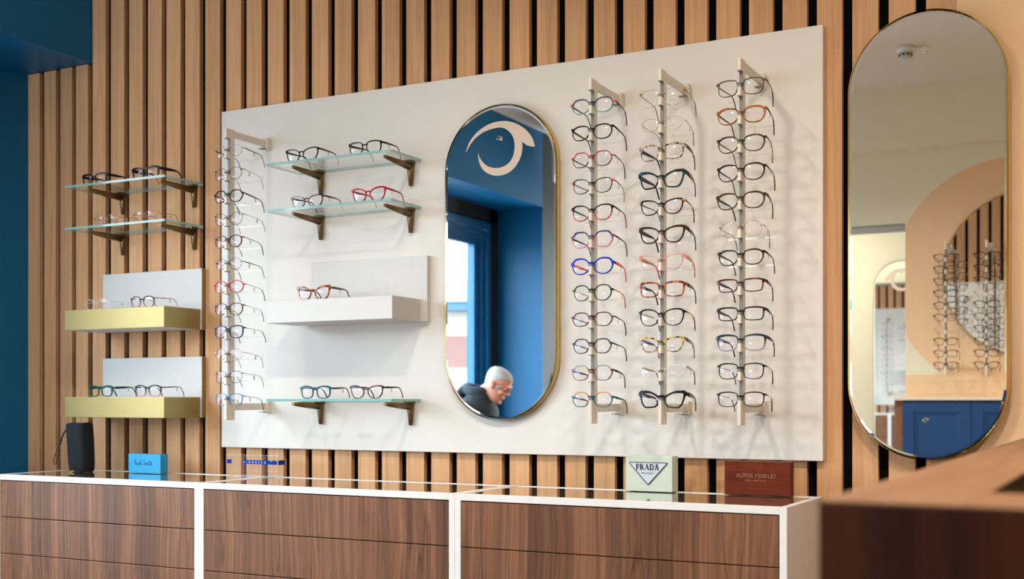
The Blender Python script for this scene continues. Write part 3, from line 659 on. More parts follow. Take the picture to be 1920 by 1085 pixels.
RK = {
'A': [(('round',.120,.0190,1.3,'silver','black','black',3,True,0), 'round thin silver wire glasses with black temples'),
 (('panto',.118,.0200,1.6,'plum','silver','silver',1.6,True,0), 'round plum wire glasses with hair-thin temples'),
 (('hex',.124,.0200,2.6,'tdark','tdark','black',4.5,False,.3), 'dark tortoise hexagonal glasses with thick dark temples'),
 (('catr',.122,.0205,1.6,'slate','silver','silver',1.4,True,.4), 'slate-grey thin cat-eye round glasses'),
 (('panto',.120,.0200,2.2,'burgundy','dgrey','dgrey',1.8,False,0), 'maroon round glasses with thin dark temples'),
 (('round',.116,.0188,1.2,'grey','black','black',2.6,True,0), 'round pale grey wire glasses with black temples'),
 (('round',.130,.0208,2.0,'bred','silver','dgrey',1.6,False,0), 'bright red perfectly round glasses'),
 (('panto',.122,.0198,1.8,'nbrown','silver','silver',1.4,False,.3), 'brownish red fine panto glasses'),
 (('square',.128,.0205,2.9,'navy','silver','black',1.8,False,.5), 'thick navy blue square glasses with thin temples'),
 (('round',.122,.0196,1.2,'rose','rose','silver',1.6,True,0), 'pale pink round wire glasses, barely visible'),
 (('square',.118,.0195,1.5,'dgrey','silver','grey',1.6,True,0), 'dark grey thin square metal glasses'),
 (('square',.120,.0195,1.9,'lblue','dgrey','dgrey',1.6,False,.2), 'light blue thin square glasses')],
'B': [(('octa',.130,.0205,2.4,'gnavyteal','dgrey','black',4,False,.2), 'navy-to-teal glasses with coral pink hinge corners'),
 (('panto',.126,.0205,2.6,'dpurple','dpurple','dpurple',5,False,.5), 'dark purple round glasses with glossy top'),
 (('hex',.126,.0210,2.0,'gredblk','maroon','maroon',3,False,0), 'red and black soft hexagonal glasses'),
 (('catr',.124,.0205,1.8,'dteal','dgrey','peach',2.6,False,.5), 'teal wire cat-eye glasses with coral accents'),
 (('catr',.126,.0215,2.4,'gblkcrim','dbrown','crimson',4.5,False,.9), 'black glasses with crimson lower rims and crimson tips'),
 (('hex',.130,.0220,2.6,'gnavymag','black','maroon',5,False,.7), 'navy and magenta translucent hexagonal glasses'),
 (('octa',.130,.0220,3.2,'cobalt','orange','orange',8,False,.6), 'cobalt blue glasses with orange temples'),
 (('octa',.122,.0215,2.4,'dgreen','peach','salmon',3.4,False,.2), 'dark green octagonal glasses with peach temples'),
 (('hex',.128,.0190,2.2,'burgundy','black','black',3,False,0), 'burgundy thin hexagonal glasses with short black temples'),
 (('hex',.122,.0200,2.4,'pgrey','black','black',3.6,False,.4), 'purple-grey hexagonal glasses with black temples'),
 (('hex',.128,.0205,2.2,'gmottmar','dgrey','maroon',6,False,.2), 'maroon hexagonal glasses with speckled mint brows'),
 (('hex',.128,.0205,2.6,'gpeachteal','dgrey','black',6,False,.2), 'teal hexagonal glasses with tan tortoise brows')],
'C': [(('square',.128,.0245,1.1,'silver','goldw','tdark',3,True,0), 'large silver wire square glasses with gold hinges'),
 (('oval',.124,.0180,1.1,'silver','silver','grey',2,True,0), 'thin silver wire oval glasses'),
 (('square',.130,.0215,3.0,'tcream','black','black',9,False,.7), 'black and cream tortoise square glasses'),
 (('geo',.134,.0230,4.2,'tteal','violet','violet',12,False,1.4), 'chunky dark teal geometric glasses with purple temples'),
 (('cat',.128,.0205,2.6,'black','black','black',3,False,1.0), 'slim black cat-eye glasses with a gold hinge'),
 (('cat',.132,.0225,3.6,'brown','dbrown','black',11,False,1.2), 'chunky brown glasses with wide dark temples'),
 (('cat',.130,.0205,2.8,'cpink','peach','salmon',10,False,1.0), 'translucent pink glasses with patterned peach temples'),
 (('rect',.132,.0200,3.4,'thav','dbrown','black',9,False,.9), 'orange havana rectangular glasses'),
 (('catr',.132,.0225,2.6,'black','goldw','black',4,False,.9), 'black cat-eye glasses with a gold temple'),
 (('cat',.128,.0205,3.2,'tyel','tdark','tyel',9,False,1.0), 'yellow tortoise cat-eye glasses with dark temples'),
 (('cat',.130,.0205,2.6,'clear','goldw','grey',6,False,.8), 'colourless crystal glasses with a tan and gold temple'),
 (('geo',.136,.0220,4.4,'black','dgrey','black',11,False,1.3), 'chunky black angular cat-eye glasses')],
'D': [(('square',.130,.0215,2.0,'ggrey','dgrey','black',3,False,.5), 'sage grey thin square glasses'),
 (('panto',.132,.0215,3.0,'tamber','dgrey','black',5,False,.9), 'amber brown round glasses'),
 (('panto',.130,.0215,2.4,'tdark','dbrown','tambt',3,False,.9), 'dark tortoise round glasses with amber tips'),
 (('panto',.130,.0220,2.6,'dbrown','dbrown','black',4,False,.8), 'dark brown round keyhole glasses'),
 (('panto',.132,.0215,2.8,'olive','olive','black',7,False,.9), 'olive brown panto glasses'),
 (('round',.118,.0205,1.1,'goldw','goldw','dgrey',2,True,0), 'round gold wire glasses'),
 (('panto',.126,.0200,2.5,'dbrown','dbrown','dbrown',5,False,.8), 'brown-black fading panto glasses'),
 (('rect',.128,.0170,2.8,'tred','dbrown','black',8,False,.8), 'reddish tortoise low rectangular glasses'),
 (('rect',.130,.0175,2.8,'dgrey','dgrey','black',7,False,.8), 'charcoal low rectangular glasses'),
 (('square',.136,.0210,3.4,'gslate','dgrey','black',8,False,1.0), 'slate-to-clear thick square glasses'),
 (('square',.128,.0205,2.3,'black','silver','black',2.4,False,.6), 'black square glasses with silver temples'),
 (('square',.130,.0195,2.3,'dbrown','silver','dgrey',2,False,.6), 'dark olive square glasses with silver temples')]}
RN = {'A': 'on the leftmost rack', 'B': 'on the rack beside the pill mirror', 'C': 'on the middle right rack', 'D': 'on the rightmost rack'}
RG = {'A': 'glasses on the leftmost panel rack', 'B': 'glasses on the rack beside the pill mirror', 'C': 'glasses on the middle right rack', 'D': 'glasses on the rightmost panel rack'}
ACC = {('B', 0): 'salmon', ('B', 3): 'salmon', ('C', 4): 'goldw', ('C', 0): 'goldw'}
for k in 'ABCD':
    for i, (sp, lab) in enumerate(RK[k]):
        t = glasses('eyeglasses', lab+' '+RN[k], 'glasses', (RX[k]+random.uniform(-.001, .001), -.222, ZR[i]+.0013), sp, rz=random.uniform(-.02, .02), tilt=-.075+random.uniform(-.02, .02), group=RG[k], lens_text=(k == 'C'))
        ac = ACC.get((k, i))
        if ac:
            for sgn in (1, -1):
                X_ = sp[1]/2-.0025; mb = MB()
                mb.tube([(sgn*(X_-.005), X_*X_*1.3-.0022, t['ez']+.003), (sgn*X_, X_*X_*1.3-.0018, t['ez']), (sgn*(X_+.0028), X_*X_*1.3+.004, t['ez']-.001)], [.0016, .0022, .0018], 8, ry=[.0015, .0038, .0028])
                mb.build('hinge_accent', mt(ac), t, world=False)
SHG = [
 ('c1', -3.262, 2.006, ('rect',.122,.0180,3.8,'black','black','black',9,False,1.0), 'chunky black glasses at the left end of the topmost slat-mounted glass shelf'),
 ('a2', -3.021, 2.006, ('rect',.130,.0185,4.0,'black','black','black',11,False,1.2), 'chunky black glasses at the right end of the topmost slat-mounted glass shelf'),
 ('b1', -3.209, 1.858, ('round',.118,.0185,1.3,'rose','rose','dbrown',1.8,True,0), 'round bronze wire glasses at left on the glass shelf above the gold boxes'),
 ('b2', -3.025, 1.858, ('round',.114,.0200,1.3,'rose','rose','rose',1.8,True,0), 'round copper wire glasses at right on the glass shelf above the gold boxes'),
 ('c1', -3.253, 1.566, ('round',.120,.0185,2.6,'clear','clear','clear',3,False,0), 'clear crystal round glasses on the upper gold shelf'),
 ('c2', -3.034, 1.566, ('panto',.116,.0190,2.6,'gblkamb','tambt','tambt',3,False,0), 'black and amber round glasses on the upper gold shelf'),
 ('d1', -3.231, 1.261, ('square',.118,.0190,4.2,'cgreen','green','navy',8,False,.9), 'translucent green square glasses on the lower gold shelf'),
 ('d2', -3.009, 1.261, ('panto',.126,.0195,2.8,'gblkpink','tblkw','black',4,False,.6), 'black round glasses fading to pink on the lower gold shelf'),
 ('e1', -2.355, 2.002, ('cat',.133,.0205,2.4,'black','black','black',5,False,.7), 'black thin-rimmed glasses at left on the topmost panel shelf'),
 ('e2', -2.114, 2.002, ('square',.126,.0190,2.4,'black','dbrown','black',6,False,.7), 'black square glasses at right on the topmost panel shelf'),
 ('f1', -2.335, 1.855, ('cat',.130,.0190,2.4,'tred','dbrown','dbrown',5,False,.8), 'reddish tortoise cat-eye glasses on the middle panel glass shelf'),
 ('f2', -2.101, 1.855, ('cat',.130,.0215,3.2,'crimson','crimson','crimson',6,False,1.0), 'bright crimson cat-eye glasses on the middle panel glass shelf'),
 ('g', -2.31, 1.564, ('geo',.135,.0210,4.2,'thav','tdark','dbrown',7,False,1.3), 'tortoise butterfly glasses on the white box shelf'),
 ('h1', -2.302, 1.254, ('square',.122,.0195,3.4,'cteal','tdark','black',6,False,.9), 'translucent teal glasses on the lowest glass shelf'),
 ('h2', -2.109, 1.254, ('cat',.128,.0200,2.8,'tred','dbrown','dpurple',6,False,.8), 'dark plum cat-eye glasses on the lowest glass shelf')]
for _, x, z, sp, lab in SHG:
    t = glasses('eyeglasses', lab, 'glasses', (x, -.165, z), sp, group='glasses standing on the shelves')
    zb = t['zb']; zt = t['ez']-.036-.002
    th = math.atan2(zb-zt, .122)          # lean so that rims and temple tips both touch the shelf
    t.rotation_euler.x = th; t.location.z = z-(zb*math.cos(th))+.0008; del t['zb']; del t['ez']
# folded pair lying at the back of the white box shelf
t = thing('folded_eyeglasses', 'folded dark brown glasses lying low on the white box shelf', 'glasses', (-2.135, -.075, 1.564), 0, 'glasses standing on the shelves')
mb = MB(); mb.tube([(-.058, .002, .0035), (-.03, -.012, .006), (0, -.016, .007), (.03, -.012, .006), (.058, .002, .0035)], .0019, 8); mb.build('frame_front', mt('tred'), t, world=False)
for s in (1, -1): MB().tube([(s*.058, .004, .003), (0, .012, .0045), (-s*.045, .014, .0025)], .0017, 8).build('temple', mt('dbrown'), t, world=False)
OS = [('square','tdark'), ('rect','dbrown'), ('cat','dpurple'), ('panto','black'), ('rect','dbrown'), ('panto','tdark'), ('round','silver'), ('rect','black'), ('square','grey'), ('square','dbrown')]
ORD = ['first', 'second', 'third', 'fourth', 'fifth', 'sixth', 'seventh', 'eighth', 'ninth', 'tenth']
protos = {}
for j, xo in enumerate(OX):
    for i in range(10):
        shp, c = OS[(i+j*3) % 10]; lab = '%s glasses, %s from the top on the %s reflected rack opposite' % ({'tdark':'tortoise','dbrown':'dark brown','dpurple':'dark purple','black':'black','silver':'silver wire','grey':'grey'}[c], ORD[i], ['left', 'right'][j])
        grp = 'glasses on the racks opposite, seen in the right mirror'
        loc = (xo, YB+.0225+.202, ZO[i]+.0013)
        if (shp, c) in protos: dup(protos[(shp, c)], loc, math.pi, lab, grp)
        else: protos[(shp, c)] = glasses('eyeglasses', lab, 'glasses', loc, (shp, .128, .0195, 1.4 if c == 'silver' else 2.8, c, c, 'black', 4, c == 'silver', .6), rz=math.pi, tilt=-.08, group=grp, tag_on=False)
for o in bpy.data.objects:
    for k in ('zb', 'ez'):
        if k in o: del o[k]

# ------------------------------------------------------------ the run of drawer cabinets
XC = [-3.441, -2.541, -1.641, -.741]; YFR, YBK = -.425, -.075
CL = ['white-framed cabinet with walnut drawers, leftmost of the run', 'white-framed cabinet with walnut drawers, middle of the run', 'white-framed cabinet with walnut drawers at the right end of the run']
for i in range(3):
    x0, x1 = XC[i]+.0003, XC[i+1]-.0003; t = thing('drawer_cabinet', CL[i], 'drawer cabinet', ((x0+x1)/2, (YFR+YBK)/2, 0), 0, 'walnut drawer cabinets along the slat wall')
    mb = MB(); mb.box(x0, x0+.018, YFR, YBK, 0, 1.0); mb.box(x1-.018, x1, YFR, YBK, 0, 1.0)
    mb.box(x0+.018, x1-.018, YFR, YFR+.018, .982, 1.0); mb.box(x0+.018, x1-.018, YBK-.018, YBK, 0, 1.0); mb.box(x0+.018, x1-.018, YFR, YBK-.018, 0, .018)
    mb.box(x0+.018, x1-.018, YFR+.018, YBK-.018, .93, .942)
    mb.build('frame', WHITE, t, .0008)
    MB().box(x0+.018, x1-.018, YFR+.018, YBK-.018, .990, .9985).build('glass_top', TOPG, t)
    for k in range(8):
        zt = .979-.1205*k-.0022*k
        if zt-.1205 < .02: break
        o = MB().box(x0+.0195, x1-.0195, YFR+.0015, YFR+.02, zt-.1205, zt).build('drawer', WAL, t, .0016)
        MB().box(x0+.03, x1-.03, YFR+.02, YBK-.03, zt-.11, zt-.012).build('drawer_box', BLK, o)

# ------------------------------------------------------------ things on the counter
def cabdepth(px, py): # point on the counter top plane
    d = _ray(px, py); return cam.location + d*((1.0-HCAM)/d.z)
# blue box
t = thing('brand_box', 'small turquoise block with handwritten signature on the counter', 'display block', (-3.031, -.14, 1.0))
MB().box(-3.105, -2.957, -.157, -.122, 1.0003, 1.066).build('block', plain('turquoise', rgb(24, 158, 212), .5), t, .0008)
mb = MB()
SIG = [[(0,0),(.02,.5),(.04,1.0)], [(.04,1.0),(.14,1.05),(.18,.85),(.12,.65),(.05,.6)], [(.05,.6),(.14,.3),(.2,.05)],
 arc(.27,.2,.07,.2,60,360)+[(.35,.0)], [(.4,.38),(.42,.05),(.5,.02),(.53,.38),(.56,.0)], [(.62,0),(.62,.5),(.66,.85),(.68,.5),(.66,.1),(.74,.02),(.82,.1)],
 [(1.12,.8),(1.05,.92),(.98,.8),(1.04,.6),(1.12,.4),(1.1,.1),(1.0,.02),(.92,.12)], [(1.2,0),(1.22,.35),(1.27,.3),(1.3,.02),(1.33,.35),(1.39,.3),(1.42,.02)], [(1.48,.36),(1.5,.02),(1.58,.02)],
 [(1.62,.75),(1.62,.05),(1.7,.02)], [(1.52,.5),(1.9,.55)], [(1.76,.85),(1.76,.0)], [(1.76,.25),(1.84,.36),(1.88,.02),(1.98,-.05)]]
strokes(mb, [[(a*2.35, b) for a, b in l_] for l_ in SIG], (-3.076, -.1571, 1.029), .0178, .075)
mb.build('signature', plain('ink_dark_teal', rgb(10, 62, 84), .7), t)
# acrylic block with a blue band
t = thing('brand_block', 'clear acrylic block with a blue lettered band on the counter', 'display block', (-2.58, -.115, 1.0))
x0, x1 = -2.685, -2.472
MB().box(x0, x1, -.135, -.10, 1.0003, 1.072).build('acrylic', thin_glass('acrylic_block', (.93, .95, .97, 1), 1, .05), t, .001)
mb = MB(); mb.box(x0+.069, x1-.004, -.1354, -.1351, 1.042, 1.055); mb.box(x0+.001, x0+.02, -.1354, -.1351, 1.042, 1.056); mb.box(x1+.0001, x1+.0004, -.134, -.101, 1.041, 1.056)
mb.build('blue_band', plain('band_blue', rgb(4, 58, 150), .8, spec=.1), t)
mb = MB(); text_mb(mb, 'LINDBERG', (x0+.0725, -.1356, 1.0450), .0100, spacing=2.5, squash=.92, center=False)
text_mb(mb, 'o-o', (x0+.186, -.1356, 1.0515), .005)
mb.build('lettering', plain('lettering_white', rgb(240, 244, 250), .6), t)
# pale green block with a triangle plate
t = thing('brand_block', 'pale mint block with a white triangular plate on the counter', 'display block', (-1.203, -.11, 1.0))
x0, x1, yf, zt = -1.272, -1.136, -.122, 1.098
MB().box(x0, x1, yf, yf+.046, 1.0003, zt).build('block', plain('mint', rgb(206, 220, 206), .5), t, .0012)
def tri(cx, cz, w, h, r, y, n=6):
    V = [(-w/2, 0), (w/2, 0), (0, -h)]; pts = []
    for i in range(3):
        p = Vector(V[i]); a = (Vector(V[i-1])-p).normalized(); b = (Vector(V[(i+1) % 3])-p).normalized()
        ang = a.angle(b); dd = r/math.tan(ang/2); s_, e_ = p+a*dd, p+b*dd
        for k in range(n+1):
            q_ = (s_*(1-k/n)**2+p*2*(k/n)*(1-k/n)+e_*(k/n)**2); pts.append((cx+q_.x, y, cz+q_.y))
    return pts
tcx, tcz = (x0+x1)/2-.001, 1.0805
MB().prism(tri(tcx, tcz, .117, .063, .0035, yf-.0022), (0, .002, 0)).build('plate_border', plain('plate_black', rgb(14, 24, 38), .4), t)
MB().prism(tri(tcx, tcz-.0020, .108, .0575, .002, yf-.0027), (0, .001, 0)).build('plate', plain('plate_white', rgb(206, 218, 232), .4), t)
def serif_word(mb, word, origin, h, fn, gap=.12):
    x = 0; out = []
    for ch in word:
        w_, ls = fn[ch]
        for ln, ww in ls: out.append(([(x+a*w_, b) for a, b in ln], ww))
        x += w_+gap
    tot = x-gap
    strokes(mb, [([(a-tot/2, b) for a, b in ln], ww) for ln, ww in out], origin, h, .1)
TK, TN = .22, .08
BF = {'P': (.62, [([(.2,0),(.2,1)],TK), ([(0,.03),(.42,.03)],TN), ([(0,.97),(.5,.97)],TN), (arc(.5,.72,.42,.25,90,-90,8),.13), ([(.3,.47),(.5,.47)],TN)]),
 'R': (.78, [([(.18,0),(.18,1)],TK), ([(0,.03),(.36,.03)],TN), ([(0,.97),(.45,.97)],TN), (arc(.42,.74,.32,.23,90,-90,8),.12), ([(.28,.5),(.45,.5)],TN), ([(.45,.5),(.84,.04)],TK), ([(.76,.03),(1,.03)],TN)]),
 'A': (.86, [([(.5,1),(.84,.03)],TK), ([(.48,1),(.16,.03)],TN), ([(0,.03),(.28,.03)],TN), ([(.68,.03),(1,.03)],TN), ([(.27,.36),(.68,.36)],TN)]),
 'D': (.8, [([(.18,0),(.18,1)],TK), ([(0,.03),(.45,.03)],TN), ([(0,.97),(.45,.97)],TN), (arc(.42,.5,.46,.47,90,-90,12),.16)])}
mb = MB(); serif_word(mb, 'PRADA', (tcx-.0015, yf-.0029, tcz-.0205), .0150, BF, .12)
text_mb(mb, 'MILANO', (tcx-.0015, yf-.0029, tcz-.0325), .0078, spacing=1.25)
mb.build('lettering', plain('ink_navy', rgb(16, 26, 48), .6), t)
# dark red wooden block
t = thing('brand_block', 'glossy red-brown wooden block with engraved lettering on the counter', 'display block', (-.90, -.115, 1.0))
x0, x1, yf = -.990, -.812, -.122
MB().box(x0, x1, yf, yf+.03, 1.0003, 1.0905).build('block', wood('mahogany', [(.25, rgb(72, 22, 4)), (.5, rgb(98, 36, 8)), (.75, rgb(120, 50, 14))], sx=45, sz=4, rough=.4, axis='X', spec=.2), t, .002)
tn = .07
SF = {'O': (.92, [(arc(.5,.5,.46,.48,0,360,18), tn), (arc(.5,.5,.30,.36,0,360,14), tn*.7)]),
 'L': (.72, [([(.18,0),(.18,1)],.12), ([(0,.98),(.4,.98)],tn), ([(0,.02),(.92,.02)],tn), ([(.92,.02),(.92,.26)],tn)]),
 'I': (.36, [([(.5,0),(.5,1)],.12), ([(0,.98),(1,.98)],tn), ([(0,.02),(1,.02)],tn)]),
 'V': (.86, [([(.2,1),(.5,0)],.12), ([(.5,0),(.8,1)],tn), ([(0,.98),(.38,.98)],tn), ([(.62,.98),(1,.98)],tn)]),
 'E': (.72, [([(.18,0),(.18,1)],.12), ([(0,.98),(.9,.98)],tn), ([(0,.02),(.94,.02)],tn), ([(.18,.5),(.66,.5)],tn), ([(.9,.98),(.9,.76)],tn), ([(.94,.02),(.94,.26)],tn), ([(.66,.4),(.66,.6)],tn)]),
 'R': (.82, [([(.18,0),(.18,1)],.12), ([(0,.02),(.38,.02)],tn), ([(0,.98),(.45,.98)],tn), (arc(.42,.75,.34,.23,90,-90,8),tn), ([(.2,.5),(.45,.5)],tn), ([(.45,.5),(.86,.02)],.1), ([(.8,.02),(1,.02)],tn)]),
 'P': (.7, [([(.2,0),(.2,1)],.12), ([(0,.02),(.4,.02)],tn), ([(0,.98),(.5,.98)],tn), (arc(.5,.72,.42,.26,90,-90,8),tn), ([(.2,.46),(.5,.46)],tn)]),
 'S': (.62, [([(.85,.72),(.85,.95)],tn), (arc(.47,.74,.4,.24,30,270,10),tn), (arc(.5,.26,.4,.24,90,-150,10),tn), ([(.1,.28),(.1,.05)],tn)]), ' ': (.4, [])}
mb = MB(); serif_word(mb, 'OLIVER PEOPLES', ((x0+x1)/2-.0035, yf-.0003, 1.0475), .0098, SF, .09)
text_mb(mb, 'LOS ANGELES', ((x0+x1)/2-.0035, yf-.0003, 1.0375), .0062, spacing=1.6)
mb.build('lettering', plain('engraved_tan', rgb(190, 140, 110), .6), t)
# dark pouch with wrist cord
t = thing('glasses_pouch', 'dark navy upright pouch with a wrist cord on the counter', 'pouch', (-3.30, -.19, 1.0))
mb = MB(); px_, py_ = -3.298, -.19
prof = [(.0005, .036, .026, .006), (.006, .041, .03, .005), (.03, .043, .033, .003), (.08, .0435, .034, 0), (.13, .044, .034, -.004), (.160, .044, .034, -.007), (.172, .043, .032, -.008)]
rings = []
for z, a, b, dx in prof:
    ring_ = []
    for k in range(24):
        an = 2*math.pi*k/24; c_, s_ = math.cos(an), math.sin(an); e_ = .55
        ring_.append((px_+dx+a*math.copysign(abs(c_)**e_, c_), py_+b*math.copysign(abs(s_)**e_, s_), 1.0+z-(.008*(c_ < 0)*abs(c_) if z > .15 else 0)))
    rings.append(ring_)
mb.loft(rings); mb.build('pouch_body', plain('navy_fabric', rgb(8, 18, 28), .9, bump=.3, bs=300), t)
cp = [(-.044,-.02,.150), (-.056,-.022,.142), (-.068,-.024,.12), (-.082,-.026,.085), (-.098,-.027,.055), (-.104,-.027,.035), (-.100,-.027,.024), (-.092,-.027,.026), (-.086,-.026,.045), (-.078,-.025,.08), (-.066,-.023,.118), (-.056,-.021,.138), (-.044,-.02,.147)]
MB().tube([(px_+a, py_+b, 1.0+c) for a, b, c in cp], .0016, 8).build('wrist_cord', plain('navy_cord', rgb(28, 34, 44), .8), t)
MB().box(px_-.018, px_+.002, py_-.0325, py_-.0315, 1.001, 1.005).build('brand_foil', GOLD, t)
# red chair behind the counter end
t = thing('red_chair', 'red rounded chair back just showing beyond the counter end at left', 'chair', (-3.66, -.38, 0))
mb = MB(); rings = []
for k in range(9):
    u = k/8; z = .46+.54*u; ring_ = []
    hw = .125*(1 if u < .7 else math.sqrt(max(.03, 1-((u-.7)/.3)**2*.75)))
    for x_, y_ in ((-hw, .0), (-hw*.6, .022), (0, .03), (hw*.6, .022), (hw, 0), (hw*.98, -.014), (hw*.6, .006), (0, .014), (-hw*.6, .006), (-hw*.98, -.014)): ring_.append((-3.66+x_, -.35+y_+.05*u, z))
    rings.append(ring_)
RED = plain('red_plastic', rgb(206, 24, 30), .35)
mb.loft(rings); mb.build('backrest', RED, t)
mb = MB(); mb.loft([[(-3.66+r*math.cos(a)*.7, -.43+r*math.sin(a)*.8, z) for a in [2*math.pi*k/24 for k in range(24)]] for r, z in ((.12, .44), (.165, .445), (.17, .46), (.16, .472), (.1, .466))]); mb.build('seat', RED, t)
for sx in (-1, 1):
    for sy in (-1, 1): MB().tube([(-3.66+sx*.07, -.43+sy*.07, .44), (-3.66+sx*.10, -.43+sy*.11, 0)], [.012, .009], 10).build('leg', CHROME, t)

# ------------------------------------------------------------ the open display desk in the foreground
t = thing('display_desk', 'out-of-focus dark walnut display desk with oak rim in the foreground', 'desk', (.25, -1.25, 0))
dx0, dx1, dy0, dy1, dz = -.241, .75, -2.197, -.32, 1.1665
mb = MB(); mb.box(dx0, dx1, dy0, dy0+.025, 0, dz-.002); mb.box(dx0, dx1, dy1-.025, dy1, 0, dz-.002); mb.box(dx0, dx0+.025, dy0+.025, dy1-.025, 0, dz-.002); mb.box(dx1-.025, dx1, dy0+.025, dy1-.025, 0, dz-.002)
mb.box(dx0+.025, dx1-.025, dy0+.025, dy1-.025, 1.02, 1.05); mb.build('carcass', WALD, t)
mb = MB(); z0, z1 = dz-.002, dz+.0
for bx in ((dx0, dx1, dy0, dy0+.155), (dx0, dx1, dy1-.12, dy1), (dx0, dx0+.115, dy0+.155, dy1-.12), (dx1-.10, dx1, dy0+.155, dy1-.12)): mb.box(*bx, z0, z1)
mb.build('oak_rim', OAKT, t)
MB().box(dx0+.026, dx1-.026, dy0+.026, dy1-.026, 1.0505, 1.10).build('tray_lining', plain('grey_lining', rgb(176, 168, 156), .8), t)
t = thing('sunglasses_case', 'blurred glossy black case with a blue end lying in the foreground desk', 'case', (-.045, -1.83, 1.1003))
mb = MB(); mb.ell((-.045, -1.83, 1.1283), .085, .042, .028, 24, 12); mb.build('shell', plain('case_black', rgb(14, 14, 18), .15), t)
MB().ell((-.123, -1.83, 1.1275), .013, .024, .018, 16, 8).build('end_cap', plain('case_blue', rgb(30, 60, 130), .3), t)

# ------------------------------------------------------------ cupboards opposite (seen in the right mirror)
yc0, yc1 = YB+.001, -3.48
x = -1.145; i = 0
MB_ = MB().box(-1.19, -1.146, yc0, yc1-.02, 0, 1.249); tag(MB_.build('end_panel', OAKT, None, .002), 'plain light wood end panel closing the blue cupboards opposite', 'panel')
while x < 1.6:
    x1_ = x+.69; t = thing('cupboard', ['navy panelled cupboard opposite, nearest the oak end panel, seen in the right mirror', 'navy panelled cupboard on the wall opposite, second from the end panel', 'navy panelled cupboard on the wall opposite, third from the end panel', 'navy panelled cupboard on the wall opposite, farthest from the end panel'][i], 'cupboard', ((x+x1_)/2, (yc0+yc1)/2, 0), 0, 'navy panelled cupboards along the wall opposite')
    MB().box(x+.0005, x1_-.0005, yc0, yc1-.022, 0, 1.249).build('body', NAVY, t)
    for a in (x+.003, x+.3465):
        b = a+.3405; mb = MB(); y = yc1-.0215; z0, z1 = .08, 1.243
        mb.box(a, b, y, y+.012, z0, z1)
        for (p, q_, r_, s_) in ((a, a+.055, z0, z1), (b-.055, b, z0, z1), (a+.055, b-.055, z1-.055, z1), (a+.055, b-.055, z0, z0+.055)): mb.box(p, q_, y+.012, y+.02, r_, s_)
        for w_, h_ in ((.062, .0165), (.07, .015)):
            for (p, q_, r_, s_) in ((a+.055, a+w_, z0+.055, z1-.055), (b-w_, b-.055, z0+.055, z1-.055), (a+w_, b-w_, z1-w_, z1-.055), (a+w_, b-w_, z0+.055, z0+w_)): mb.box(p, q_, y+.012, y+h_, r_, s_)
        mb.build('door', NAVY, t, .001)
    x = x1_; i += 1
mb = MB(); mb.box(-1.19, 1.62, yc0, yc1+.015, 1.2495, 1.265)
tag(mb.build('counter_top', plain('pale_worktop', rgb(226, 212, 194), .5), None, .002), 'pale counter top over the navy cupboards opposite', 'worktop')
struct(MB().box(-1.188, 1.62, YB+.0001, YB+.013, 1.2655, 1.392), 'trim_6', PEACH)

# ------------------------------------------------------------ the person by the window
def rmesh(o, vox, it=2, fac=.5):
    r = o.modifiers.new('join', 'REMESH'); r.mode = 'VOXEL'; r.voxel_size = vox; r.use_smooth_shade = True
    s_ = o.modifiers.new('smooth', 'SMOOTH'); s_.iterations = it; s_.factor = fac
P0 = Vector((-3.46, -2.78, 0))
per = thing('person', 'person in dark hooded jacket and glasses looking down, seen in the panel mirror', 'person', P0)
SKIN = plain('skin', rgb(226, 158, 136), .5, bs=30); HAIR = plain('grey_hair', rgb(182, 184, 186), .85, bump=.8, bs=240)
JKT = plain('jacket_navy', rgb(36, 50, 62), .8, bump=.2, bs=60); TRS = plain('trousers_dark', rgb(30, 34, 44), .85)
HC = Vector((-3.268, -2.80, 1.338)); HR = Matrix.Rotation(math.radians(-8), 3, 'Z') @ Matrix.Rotation(math.radians(33), 3, 'Y')
hp = lambda p: HC+HR @ Vector(p)
mb = MB()
HRG = [(-.116,.058,.012,.018), (-.108,.074,-.018,.034), (-.085,.083,-.05,.052), (-.05,.086,-.068,.063), (-.02,.085,-.084,.070), (.01,.084,-.094,.074), (.035,.090,-.099,.076), (.06,.087,-.099,.075), (.085,.074,-.09,.067), (.103,.052,-.07,.05), (.113,.022,-.04,.026)]
def headring(z, f, b, w, k=1.0, n=28):
    cx = (f+b)/2; a = (f-b)/2; return [(cx+a*k*math.cos(2*math.pi*i/n), w*k*math.sin(2*math.pi*i/n), z*k) for i in range(n)]
mb.loft([[hp(p) for p in headring(*r)] for r in HRG])
E_ = lambda c, a, b, d, rot=HR: mb.ell(hp(c), a, b, d, 14, 10, rot=rot)
mb.tube([hp((.086, 0, .030)), hp((.098, 0, .006)), hp((.110, 0, -.016)), hp((.098, 0, -.026))], [.008, .010, .012, .010], 10, ry=[.008, .010, .011, .006])
E_((.100, .011, -.020), .009, .007, .007); E_((.100, -.011, -.020), .009, .007, .007)
E_((.088, 0, -.052), .010, .024, .005); E_((.087, 0, -.062), .010, .020, .006); E_((.082, 0, -.094), .014, .018, .014)
for s in (1, -1):
    E_((.088, .032*s, .036), .010, .022, .007); E_((.080, .030*s, .012), .010, .013, .009); E_((.066, .044*s, -.022), .018, .016, .014)
    E_((-.008, .079*s, .002), .018, .008, .032); E_((.002, .078*s, -.02), .010, .007, .014); E_((-.016, .083*s, .012), .010, .005, .020)
neck0 = Vector((-3.385, -2.785, 1.262))
mb.tube([neck0-Vector((.03, 0, .05)), neck0, hp((-.03, 0, -.055)), hp((-.025, 0, 0))], [.066, .058, .054, .06], 16)
hipc = Vector((-3.49, -2.78, .54))
